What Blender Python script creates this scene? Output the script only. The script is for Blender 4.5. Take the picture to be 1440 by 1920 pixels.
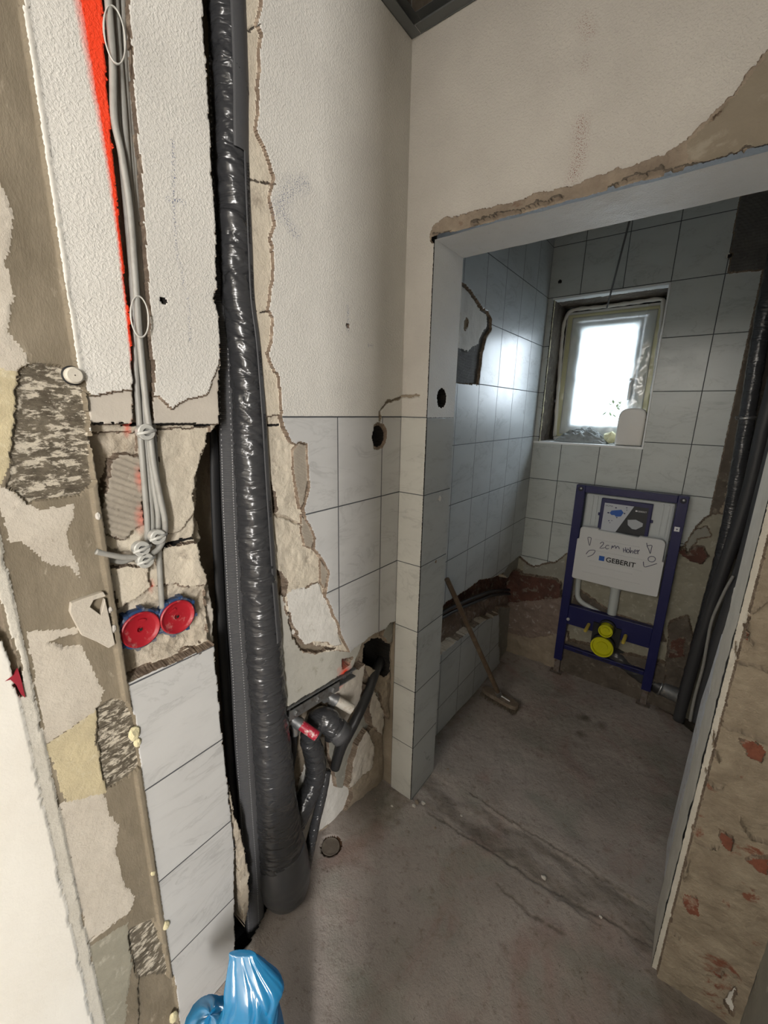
import bpy, math, random
import numpy as np
from mathutils import Vector, Matrix
random.seed(7)
for o in list(bpy.data.objects): bpy.data.objects.remove(o)
SC = bpy.context.scene
COL = SC.collection
# ------------------------------------------------------------------ camera, world, lights
YAW, PITCH, ROLL = 0.64762, -0.24321, 0.01933
CAM = np.array([0.7930, -1.1312, 1.5199]); FPX = 768.46
_cy, _sy = math.cos(YAW), math.sin(YAW)
_F = np.array([-_sy, _cy, 0]); _R = np.array([_cy, _sy, 0]); _U = np.array([0, 0, 1.0])
_cp, _sp = math.cos(PITCH), math.sin(PITCH)
_F2 = _F*_cp + _U*_sp; _U2 = -_F*_sp + _U*_cp
_cr, _sr = math.cos(ROLL), math.sin(ROLL)
CR = _R*_cr + _U2*_sr; CU = -_R*_sr + _U2*_cr; CF = _F2
cd = bpy.data.cameras.new('camera'); cam = bpy.data.objects.new('camera', cd); COL.objects.link(cam)
cd.sensor_fit = 'VERTICAL'; cd.sensor_height = 36.0; cd.lens = FPX/1920*36.0; cd.clip_start = 0.02
m = Matrix(((CR[0], CU[0], -CF[0], CAM[0]), (CR[1], CU[1], -CF[1], CAM[1]), (CR[2], CU[2], -CF[2], CAM[2]), (0, 0, 0, 1)))
cam.matrix_world = m
SC.camera = cam
SC.view_settings.view_transform = 'Standard'; SC.view_settings.look = 'None'
SC.view_settings.gamma = 1; SC.view_settings.use_curve_mapping = False
SC.view_settings.exposure = 0.45
W_ = bpy.data.worlds.new('daylight'); SC.world = W_; W_.use_nodes = True
bg = W_.node_tree.nodes['Background']; bg.inputs[0].default_value = (0.80, 0.90, 1.0, 1); bg.inputs[1].default_value = 2.4

def area(name, loc, target, sx, sy, power, color, portal=False):
    l = bpy.data.lights.new(name, 'AREA'); l.shape = 'RECTANGLE'; l.size = sx; l.size_y = sy
    l.energy = power; l.color = color
    o = bpy.data.objects.new(name, l); COL.objects.link(o); o.location = loc
    d = Vector(target) - Vector(loc); o.rotation_euler = d.to_track_quat('-Z', 'Y').to_euler()
    if portal: l.cycles.is_portal = True
    return o
HALL_P, HALL2_P, WIN_P = 104, 32, 85
area('hall_daylight', (2.95, -3.60, 1.85), (0.0, -0.6, 1.3), 0.26, 1.7, HALL_P, (1.0, 0.965, 0.93))
area('hall_fill_light', (0.2, -3.2, 2.6), (0.4, -0.6, 1.3), 1.2, 1.2, HALL2_P, (1.0, 0.95, 0.885))  # unseen fill light, added to brighten the partition and recess
area('window_daylight', (0.25, 2.35, 2.1), (0.45, 0.6, 1.0), 1.3, 1.2, WIN_P, (0.84, 0.92, 1.0))

# ------------------------------------------------------------------ projection helper: a pixel to a point on a plane
def W(px, py, ax, val):
    r = CF + CR*(px-720)/FPX - CU*(py-960)/FPX
    i = 'xyz'.index(ax); t = (val - CAM[i])/r[i]
    return CAM + t*r
def depth_of(P): return float((np.array(P)-CAM) @ CF)

# ------------------------------------------------------------------ tags
def tag(o, label=None, cat=None, group=None, kind=None):
    if label: o['label'] = label
    if cat: o['category'] = cat
    if group: o['group'] = group
    if kind: o['kind'] = kind
    return o
def empty(name, loc, label, cat, group=None):
    o = bpy.data.objects.new(name, None); COL.objects.link(o); o.location = loc; o.empty_display_size = .02
    bpy.context.view_layer.update()
    return tag(o, label, cat, group)

# ------------------------------------------------------------------ materials
MATS = {}
class NT:
    def __init__(s, name):
        s.m = bpy.data.materials.new(name); s.m.use_nodes = True; s.t = s.m.node_tree
        s.b = s.t.nodes['Principled BSDF']; s.out = s.t.nodes['Material Output']
        s.geo = s.t.nodes.new('ShaderNodeNewGeometry'); s.pos = s.geo.outputs['Position']
    def n(s, k, **kw):
        x = s.t.nodes.new(k)
        for a, v in kw.items():
            if a.startswith('i_'):
                x.inputs[int(a[2:])].default_value = v
            else: setattr(x, a, v)
        return x
    def l(s, a, b): s.t.links.new(a, b)
    def math(s, op, a, b=None, c=None):
        x = s.t.nodes.new('ShaderNodeMath'); x.operation = op
        for i, v in enumerate((a, b, c)):
            if v is None: continue
            if isinstance(v, (int, float)): x.inputs[i].default_value = v
            else: s.l(v, x.inputs[i])
        return x.outputs[0]
    def mix(s, f, a, b):
        x = s.t.nodes.new('ShaderNodeMix'); x.data_type = 'RGBA'
        for sock, v in ((x.inputs[0], f), (x.inputs[6], a), (x.inputs[7], b)):
            if isinstance(v, (int, float)): sock.default_value = v
            elif isinstance(v, tuple): sock.default_value = v if len(v) == 4 else v+(1,)
            else: s.l(v, sock)
        return x.outputs[2]
    def noise(s, scale, detail=4, rough=.6, dist=0, vec=None, sc3=None):
        v = vec or s.pos
        if sc3:
            mp = s.t.nodes.new('ShaderNodeMapping'); s.l(v, mp.inputs[0]); mp.inputs['Scale'].default_value = sc3
            if len(sc3) == 3: pass
            v = mp.outputs[0]
        x = s.t.nodes.new('ShaderNodeTexNoise'); s.l(v, x.inputs['Vector']); x.inputs['Scale'].default_value = scale
        x.inputs['Detail'].default_value = detail; x.inputs['Roughness'].default_value = rough; x.inputs['Distortion'].default_value = dist
        return x.outputs[0]
    def ramp(s, f, lo, hi):
        x = s.t.nodes.new('ShaderNodeMapRange'); s.l(f, x.inputs[0]); x.inputs[1].default_value = lo; x.inputs[2].default_value = hi
        return x.outputs[0]
    def attr(s, name):
        x = s.t.nodes.new('ShaderNodeAttribute'); x.attribute_name = name; return x.outputs['Fac']
    def bump(s, h, dist, strength=1.0, prev=None):
        x = s.t.nodes.new('ShaderNodeBump'); x.inputs['Distance'].default_value = dist; x.inputs['Strength'].default_value = strength
        s.l(h, x.inputs['Height'])
        if prev is not None: s.l(prev, x.inputs['Normal'])
        return x.outputs[0]
    def done(s, col=None, rough=None, normal=None):
        if col is not None:
            if isinstance(col, tuple): s.b.inputs['Base Color'].default_value = col+(1,)
            else: s.l(col, s.b.inputs['Base Color'])
        if rough is not None:
            if isinstance(rough, (int, float)): s.b.inputs['Roughness'].default_value = rough
            else: s.l(rough, s.b.inputs['Roughness'])
        if normal is not None: s.l(normal, s.b.inputs['Normal'])
        return s.m
def marks(s, col, speckcol):
    """orange spray and dark pen / rust specks that lie on a wall"""
    sp = s.math('MULTIPLY', s.attr('spray'), s.ramp(s.noise(900, 2), .2, .45))
    sp2 = s.math('MINIMUM', s.math('MULTIPLY', s.attr('spray'), 1.15), 1.0)
    f = s.math('MAXIMUM', sp, s.math('MULTIPLY', sp2, sp2))
    col = s.mix(f, col, (.90, .055, .012))
    k = s.ramp(s.noise(420, 3), .54, .60)
    k = s.math('MULTIPLY', s.attr('speck'), k)
    return s.mix(k, col, speckcol)
def wallmat(name, c1, c2, scale=12, rough=.85, bump=.002, bscale=90, c3=None, s3=30, t3=(.55, .65), speck=(.10, .12, .18), stretch=None, detail=6):
    s = NT(name)
    col = s.mix(s.ramp(s.noise(scale, detail, .65, sc3=stretch), .35, .65), c1, c2)
    if c3: col = s.mix(s.ramp(s.noise(s3, 6, .7, dist=.3, sc3=stretch), *t3), col, c3)
    col = marks(s, col, speck)
    nb = s.bump(s.noise(bscale, 6, .7, sc3=stretch), bump)
    m = s.done(col, rough, nb); MATS[name] = m; return m
def paintmat(name, c1, c2, speck):
    s = NT(name)
    col = s.mix(s.ramp(s.noise(5, 4), .35, .65), c1, c2)
    col = s.mix(s.math('MULTIPLY', s.ramp(s.noise(60, 5), .62, .75), .25), col, (.45, .42, .37))
    col = marks(s, col, speck)
    mp = s.n('ShaderNodeMapping'); s.l(s.pos, mp.inputs[0]); mp.inputs['Rotation'].default_value = (.55, .65, .75)
    h = s.math('ADD', s.ramp(s.noise(240, 3, .5, dist=.4, vec=mp.outputs[0]), .42, .70), s.math('MULTIPLY', s.noise(80, 3, vec=mp.outputs[0]), .6))
    m = s.done(col, .62, s.bump(h, .0007, .9)); MATS[name] = m; return m
def tilemat(name, axis, uo, uper, vo, vper, grout=(.075, .08, .09), base=(.575, .575, .565), lighten=None, gw=.0016, extra=()):
    s = NT(name)
    sep = s.n('ShaderNodeSeparateXYZ'); s.l(s.pos, sep.inputs[0])
    u = sep.outputs[axis]; v = sep.outputs[2]
    def line(c, off, per):
        a = s.math('DIVIDE', s.math('SUBTRACT', c, off), per)
        fr = s.math('ABSOLUTE', s.math('SUBTRACT', a, s.math('ROUND', a)))
        return s.math('MULTIPLY', fr, per), s.math('FLOOR', a)
    du, iu = line(u, uo, uper); dv, iv = line(v, vo, vper)
    d = s.math('MINIMUM', du, dv)
    for e in extra: d = s.math('MINIMUM', d, s.math('ABSOLUTE', s.math('SUBTRACT', u, e)))
    g = s.ramp(d, gw*1.25, gw*.75)
    cid = s.n('ShaderNodeCombineXYZ'); s.l(iu, cid.inputs[0]); s.l(iv, cid.inputs[1])
    wn = s.n('ShaderNodeTexWhiteNoise'); s.l(cid.outputs[0], wn.inputs[0])
    off = s.n('ShaderNodeVectorMath', operation='MULTIPLY_ADD'); s.l(wn.outputs['Color'], off.inputs[0]); off.inputs[1].default_value = (4, 4, 4); s.l(s.pos, off.inputs[2])
    rot = s.n('ShaderNodeMapping'); s.l(off.outputs[0], rot.inputs[0])
    rot.inputs['Rotation'].default_value = (math.radians(40), math.radians(35), 0); rot.inputs['Scale'].default_value = (1, .8, 2.3)
    nz = s.noise(5.5, 7, .62, dist=1.0, vec=rot.outputs[0])
    vein = s.ramp(s.math('ABSOLUTE', s.math('SUBTRACT', nz, .5)), .03, .0)
    soft = s.ramp(s.noise(4, 5, .6, vec=rot.outputs[0]), .42, .75)
    b2 = tuple(c*.78 for c in base)
    col = s.mix(s.math('MULTIPLY', soft, .55), base, b2)
    col = s.mix(s.math('MULTIPLY', vein, s.math('MULTIPLY', soft, .75)), col, tuple(c*.55 for c in base))
    dirt = s.ramp(s.noise(28, 6, .7), .66, .8)
    col = s.mix(s.math('MULTIPLY', dirt, .22), col, (.36, .32, .26))
    col = s.mix(g, col, grout)
    rgh = s.math('ADD', .22, s.math('MULTIPLY', g, .5)); rgh = s.math('ADD', rgh, s.math('MULTIPLY', s.noise(14, 4), .18))
    col = marks(s, col, (.06, .06, .07))
    nb = s.bump(s.math('SUBTRACT', s.math('MULTIPLY', s.noise(3.0, 1), .12), g), .0012)
    s.b.inputs['Specular IOR Level'].default_value = .24 if name == 'tile_toilet_left' else .5
    m = s.done(col, rgh, nb); MATS[name] = m; return m
def plain(name, c, rough=.5, metal=0, bump=0, bs=200, c2=None, s2=40, t2=(.5, .65), coat=0, trans=None, emit=None):
    s = NT(name); s.b.inputs['Metallic'].default_value = metal
    col = c
    if c2: col = s.mix(s.ramp(s.noise(s2, 5, .65), *t2), c, c2)
    nb = s.bump(s.noise(bs, 4), bump) if bump else None
    if coat: s.b.inputs['Coat Weight'].default_value = coat
    m = s.done(col, rough, nb); MATS[name] = m; return m

M = MATS
paintmat('woodchip_paint', (.72, .70, .65), (.65, .63, .585), (.05, .08, .20))
paintmat('partition_paint', (.57, .545, .50), (.51, .485, .445), (.20, .055, .035))
paintmat('cool_reveal_paint', (.84, .85, .85), (.78, .79, .79), (.1, .1, .1))
wallmat('smooth_plaster', (.58, .53, .46), (.52, .475, .41), 8, .85, .0008, 160, speck=(.2, .17, .13))
wallmat('white_plaster', (.80, .78, .72), (.74, .71, .64), 4, .7, .0004, 220, speck=(.2, .17, .13))
wallmat('aerated_block', (.73, .66, .535), (.63, .56, .45), 16, .95, .003, 120, c3=(.36, .30, .235), s3=22, t3=(.60, .75))
wallmat('block_broken', (.66, .585, .475), (.50, .43, .335), 22, .95, .005, 70, c3=(.23, .165, .11), s3=26, t3=(.57, .72))
wallmat('adhesive', (.40, .355, .29), (.34, .30, .245), 20, .9, .001, 200, c3=(.50, .45, .38), s3=40, t3=(.6, .7))
wallmat('grey_adhesive', (.14, .135, .125), (.095, .092, .085), 20, .85, .001, 200, c3=(.22, .21, .195), s3=40, t3=(.6, .7))
wallmat('mortar', (.34, .28, .21), (.25, .205, .15), 10, .9, .003, 80, c3=(.36, .31, .24), s3=30, t3=(.58, .72))
wallmat('dark_mortar', (.14, .115, .09), (.085, .07, .055), 14, .9, .004, 70, c3=(.25, .21, .165), s3=20, t3=(.58, .70))
wallmat('strip_mortar', (.255, .215, .155), (.175, .145, .10), 9, .85, .0012, 110, c3=(.40, .35, .27), s3=24, t3=(.62, .74), stretch=(1, 1.6, .7))
wallmat('strip_cream', (.60, .55, .47), (.52, .47, .395), 9, .9, .0016, 160, c3=(.42, .37, .30), s3=60, t3=(.63, .75))
wallmat('strip_yellow', (.58, .50, .32), (.50, .43, .28), 14, .92, .0018, 130, c3=(.62, .56, .40), s3=60, t3=(.55, .7))
wallmat('strip_scratched', (.085, .07, .048), (.20, .17, .125), 40, .95, .004, 120, c3=(.66, .60, .49), s3=62, t3=(.50, .58), stretch=(1, .8, 1.9))
wallmat('strip_olive', (.32, .30, .235), (.26, .245, .19), 14, .9, .001, 140, c3=(.40, .37, .30), s3=30)
wallmat('torn_edge', (.22, .165, .12), (.15, .11, .08), 30, .95, .002, 150, c3=(.36, .29, .22), s3=50, t3=(.5, .65))
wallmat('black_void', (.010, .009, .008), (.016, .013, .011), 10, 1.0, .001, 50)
wallmat('render_coat', (.275, .235, .18), (.235, .20, .15), 6, .9, .0012, 120, c3=(.33, .29, .23), s3=14)
wallmat('torn_render', (.37, .305, .235), (.25, .20, .155), 18, .95, .005, 70, c3=(.17, .095, .065), s3=15, t3=(.60, .72))
wallmat('brick_face', (.39, .33, .245), (.27, .22, .16), 15, .95, .008, 45, c3=(.22, .085, .05), s3=8, t3=(.60, .66), stretch=(1, 1, 1.3))
wallmat('jamb_white', (.62, .59, .52), (.54, .51, .44), 14, .85, .002, 120)
wallmat('grey_green', (.30, .29, .25), (.25, .245, .21), 10, .85, .0012, 120, c3=(.42, .40, .35), s3=26, t3=(.6, .68))
wallmat('pale_screed', (.50, .485, .43), (.43, .415, .365), 8, .75, .0008, 120, c3=(.34, .32, .265), s3=30, t3=(.6, .72))
wallmat('white_patch', (.74, .72, .67), (.66, .64, .59), 14, .8, .002, 90, c3=(.46, .42, .36), s3=24, t3=(.62, .72))
wallmat('red_brick', (.24, .085, .05), (.17, .06, .038), 20, .95, .005, 50, c3=(.36, .28, .21), s3=22, t3=(.55, .65))
wallmat('old_brick', (.125, .055, .04), (.08, .04, .03), 14, .95, .006, 50, c3=(.20, .165, .13), s3=22, t3=(.55, .64))
wallmat('pink_mortar', (.25, .195, .16), (.19, .14, .115), 14, .95, .005, 55, c3=(.45, .41, .37), s3=18, t3=(.56, .66))
tilemat('tile_left', 1, -.0997, .2, 0, .25)
tilemat('tile_column', 0, .0, 10, 0, .25, gw=.0013, extra=(.0995,), base=(.56, .555, .51))
tilemat('tile_reveal', 1, .0, 10, 0, .25, extra=(.0,), base=(.50, .53, .54))
tilemat('tile_toilet_left', 1, .58, .2, .1364, .25, grout=(.12, .13, .14), base=(.54, .57, .58))
tilemat('tile_toilet_back', 0, .162, .2, .1364, .25, grout=(.06, .065, .07), base=(.51, .545, .53))

# floor
s = NT('concrete_floor')
n1 = s.noise(3.2, 6, .6); n2 = s.noise(3.1, 5, .6, sc3=(1.3, .8, 1), dist=.6); n3 = s.noise(34, 8, .75)
col = s.mix(s.ramp(n1, .35, .65), (.43, .378, .34), (.33, .287, .255))
col = s.mix(s.math('MULTIPLY', s.ramp(n2, .53, .66), .6), col, (.33, .215, .185))
col = s.mix(s.math('MULTIPLY', s.ramp(s.noise(3.7, 4, .55, sc3=(1, 1.3, 1)), .52, .66), .6), col, (.28, .28, .235))
col = s.mix(s.math('MULTIPLY', s.ramp(n3, .54, .70), .75), col, (.17, .13, .095))
col = s.mix(s.math('MULTIPLY', s.ramp(s.noise(75, 4, .6), .66, .72), .7), col, (.11, .085, .06))
col = s.mix(s.math('MULTIPLY', s.ramp(s.noise(160, 4, .7), .66, .74), .6), col, (.36, .33, .29))
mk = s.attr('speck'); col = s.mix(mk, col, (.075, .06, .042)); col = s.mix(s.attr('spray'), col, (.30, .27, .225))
s.done(col, .8, s.bump(s.noise(26, 8, .75), .008, 1, s.bump(s.noise(220, 3, .6), .0008))); MATS['concrete_floor'] = s.m

s = NT('black_foil'); s.b.inputs['Coat Weight'].default_value = .35; s.b.inputs['Coat Roughness'].default_value = .2
h1 = s.math('ABSOLUTE', s.math('SUBTRACT', s.noise(16, 2, .5, dist=.5, sc3=(1, 1, 3.2)), .5))
s.done((.040, .041, .044), .25, s.bump(h1, .012, .8)); MATS['black_foil'] = s.m
plain('black_foil_dark', (.022, .022, .023), .42, 0, .0005, 300)
plain('grey_tape', (.070, .071, .075), .38, 0, .0003, 300)
s = NT('sleeve_fabric'); sp = s.n('ShaderNodeSeparateXYZ'); s.l(s.pos, sp.inputs[0])
wv = s.math('SINE', s.math('MULTIPLY', sp.outputs[2], 1500.0)); s.done((.085, .086, .09), .6, s.bump(wv, .0007)); MATS['sleeve_fabric'] = s.m
plain('print_grey', (.012, .012, .014), .5)
plain('stitch', (.34, .34, .345), .7)
plain('rubber_black', (.012, .012, .013), .6, 0, .0004, 300)
plain('cable_grey', (.32, .315, .29), .45, 0, .0002, 300, c2=(.27, .26, .235), s2=30)
plain('cable_dark', (.045, .045, .048), .5, 0, .0003, 200)
plain('tie_clear', (.52, .51, .47), .3)
plain('clip_clear', (.46, .46, .43), .25, coat=.4)
plain('box_red', (.36, .010, .020), .45, 0, .0005, 120, c2=(.50, .24, .22), s2=38, t2=(.56, .70))
plain('box_blue', (.02, .055, .15), .5, c2=(.18, .18, .19), s2=45, t2=(.5, .62))
plain('box_brown', (.20, .065, .04), .6)
plain('galvanised', (.42, .43, .44), .38, .9, .0004, 200, c2=(.28, .27, .25), s2=40)
plain('dull_metal', (.20, .205, .21), .5, .6, .0006, 120, c2=(.30, .28, .25), s2=30, t2=(.52, .65))
plain('plug_red', (.40, .02, .045), .4, 0, .0004, 150, c2=(.60, .45, .42), s2=70, t2=(.55, .62))
plain('plug_white', (.56, .53, .47), .5, 0, .0005, 150, c2=(.44, .38, .31), s2=60)
plain('plug_blue', (.015, .035, .10), .5)
plain('frame_blue', (.007, .009, .080), .42, 0, .0001, 200, c2=(.03, .028, .12), s2=18, t2=(.6, .8))
plain('frame_slot', (.004, .004, .02), .6)
plain('polystyrene', (.66, .665, .66), .8, 0, .0005, 300)
plain('cistern', (.52, .56, .57), .35, 0, .0003, 60)
plain('pipe_white', (.50, .53, .52), .35)
plain('cap_yellow', (.56, .55, .008), .35)
plain('rod_yellow', (.58, .44, .07), .45)
plain('ink', (.03, .03, .10), .6)
plain('logo_black', (.012, .012, .016), .6)
plain('logo_blue', (.015, .10, .42), .5)
plain('sticker_light', (.52, .55, .60), .5)
plain('sticker_dark', (.016, .02, .026), .45)
plain('sticker_white', (.75, .76, .78), .5)
plain('wc_ceramic', (.42, .45, .48), .3)
plain('bolt_grey', (.50, .50, .49), .4)
plain('foot_steel', (.24, .21, .19), .5, .5, .0005, 80, c2=(.16, .11, .08), s2=40)
plain('wood_handle', (.13, .088, .055), .6, 0, .0006, 90, c2=(.19, .14, .095), s2=26)
plain('wood_brush', (.17, .13, .095), .75, 0, .0008, 90, c2=(.25, .21, .17), s2=26)
plain('bristle', (.13, .105, .075), .9)
plain('cord_grey', (.10, .10, .10), .8)
plain('window_white', (.78, .80, .80), .4)
plain('window_gap', (.02, .02, .022), .7)
plain('foam_bead', (.72, .71, .67), .85, 0, .001, 120)
plain('cloth_grey', (.30, .32, .32), .9, 0, .0006, 300, c2=(.22, .24, .24), s2=40)
plain('paper_yellow', (.72, .70, .45), .8)
plain('bottle_white', (.74, .72, .68), .45)
plain('profile_steel', (.17, .18, .18), .55, .4, .0004, 100)
plain('beam_wood', (.09, .055, .035), .8, 0, .002, 50, c2=(.045, .028, .018), s2=14)
plain('cavity_dark', (.03, .025, .02), .9)
plain('drain_cap', (.15, .125, .10), .8, 0, .002, 70, c2=(.20, .17, .135), s2=30)
plain('rust_ring', (.09, .045, .022), .85, 0, .001, 90)
plain('crumb_white', (.56, .53, .48), .95, 0, .002, 200)
plain('crumb_brown', (.26, .21, .16), .95, 0, .002, 200)
plain('tape_red', (.30, .015, .03), .6)
plain('board_white', (.66, .67, .69), .7, 0, .0006, 120, c2=(.50, .45, .42), s2=30)
plain('foam_yellow', (.66, .60, .38), .95, 0, .004, 90)
plain('plug_cork', (.60, .56, .48), .85, 0, .001, 120)
plain('leaf', (.10, .16, .05), .6)

def translucent(name, color, mixt, gloss=.2, transp=.0):
    s = NT(name); t = s.t
    d = s.n('ShaderNodeBsdfDiffuse'); d.inputs[0].default_value = color+(1,)
    tr = s.n('ShaderNodeBsdfTranslucent'); tr.inputs[0].default_value = color+(1,)
    mx = s.n('ShaderNodeMixShader'); mx.inputs[0].default_value = mixt; s.l(d.outputs[0], mx.inputs[1]); s.l(tr.outputs[0], mx.inputs[2])
    gl = s.n('ShaderNodeBsdfGlossy'); gl.inputs['Roughness'].default_value = .18
    m2 = s.n('ShaderNodeMixShader'); m2.inputs[0].default_value = gloss*.35; s.l(mx.outputs[0], m2.inputs[1]); s.l(gl.outputs[0], m2.inputs[2])
    tp = s.n('ShaderNodeBsdfTransparent'); tp.inputs[0].default_value = color+(1,) if transp > .3 else (1, 1, 1, 1)
    m3 = s.n('ShaderNodeMixShader'); m3.inputs[0].default_value = transp; s.l(m2.outputs[0], m3.inputs[1]); s.l(tp.outputs[0], m3.inputs[2])
    s.l(m3.outputs[0], s.out.inputs[0]); MATS[name] = s.m
translucent('masking_film', (.88, .90, .90), .6, .3, .10)
translucent('blue_plastic', (.01, .26, .56), .25, .55, .02)
translucent('masking_tape', (.90, .89, .66), .5, .1, 0)
s = NT('window_glass')
tp = s.n('ShaderNodeBsdfTransparent'); tp.inputs[0].default_value = (.95, .97, .98, 1)
gl = s.n('ShaderNodeBsdfGlossy'); gl.inputs['Roughness'].default_value = .03
mx = s.n('ShaderNodeMixShader'); mx.inputs[0].default_value = .08; s.l(tp.outputs[0], mx.inputs[1]); s.l(gl.outputs[0], mx.inputs[2]); s.l(mx.outputs[0], s.out.inputs[0]); MATS['window_glass'] = s.m

# ------------------------------------------------------------------ numpy noise
_rng = np.random.RandomState(3); _T = _rng.rand(64, 256, 256)
def vnoise(x, y, seed=0):
    x = np.asarray(x, float); y = np.asarray(y, float)
    xi = np.floor(x).astype(int); yi = np.floor(y).astype(int); fx = x-xi; fy = y-yi
    fx = fx*fx*(3-2*fx); fy = fy*fy*(3-2*fy); T = _T[seed % 64]
    a = T[xi & 255, yi & 255]; b = T[(xi+1) & 255, yi & 255]; c = T[xi & 255, (yi+1) & 255]; d = T[(xi+1) & 255, (yi+1) & 255]
    return (a*(1-fx)+b*fx)*(1-fy)+(c*(1-fx)+d*fx)*fy
def fbm(x, y, seed=0, o=4, g=.5):
    s_ = 0; a = 1; t = 0
    for i in range(o):
        s_ = s_ + a*vnoise(x*2**i+17.3*i, y*2**i+5.1*i, seed+i); t += a; a *= g
    return s_/t-.5
def inpoly(U, V, poly):
    P = np.asarray(poly, float); r = np.zeros(U.shape, bool); n = len(P)
    bb = (U >= P[:, 0].min()) & (U <= P[:, 0].max()) & (V >= P[:, 1].min()) & (V <= P[:, 1].max())
    u = U[bb]; v = V[bb]; q = np.zeros(u.shape, bool); j = n-1
    for i in range(n):
        x1, y1 = P[i]; x2, y2 = P[j]
        if y1 != y2:
            c = ((y1 > v) != (y2 > v)) & (u < (x2-x1)*(v-y1)/(y2-y1)+x1); q ^= c
        j = i
    r[bb] = q; return r
def segdist(U, V, a, b):
    a = np.array(a); b = np.array(b); d = b-a; L = max((d@d), 1e-12)
    t = np.clip(((U-a[0])*d[0]+(V-a[1])*d[1])/L, 0, 1)
    return np.hypot(U-a[0]-t*d[0], V-a[1]-t*d[1])
def linedist(U, V, pts):
    r = np.full(U.shape, 9.0)
    for a, b in zip(pts[:-1], pts[1:]): r = np.minimum(r, segdist(U, V, a, b))
    return r

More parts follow.
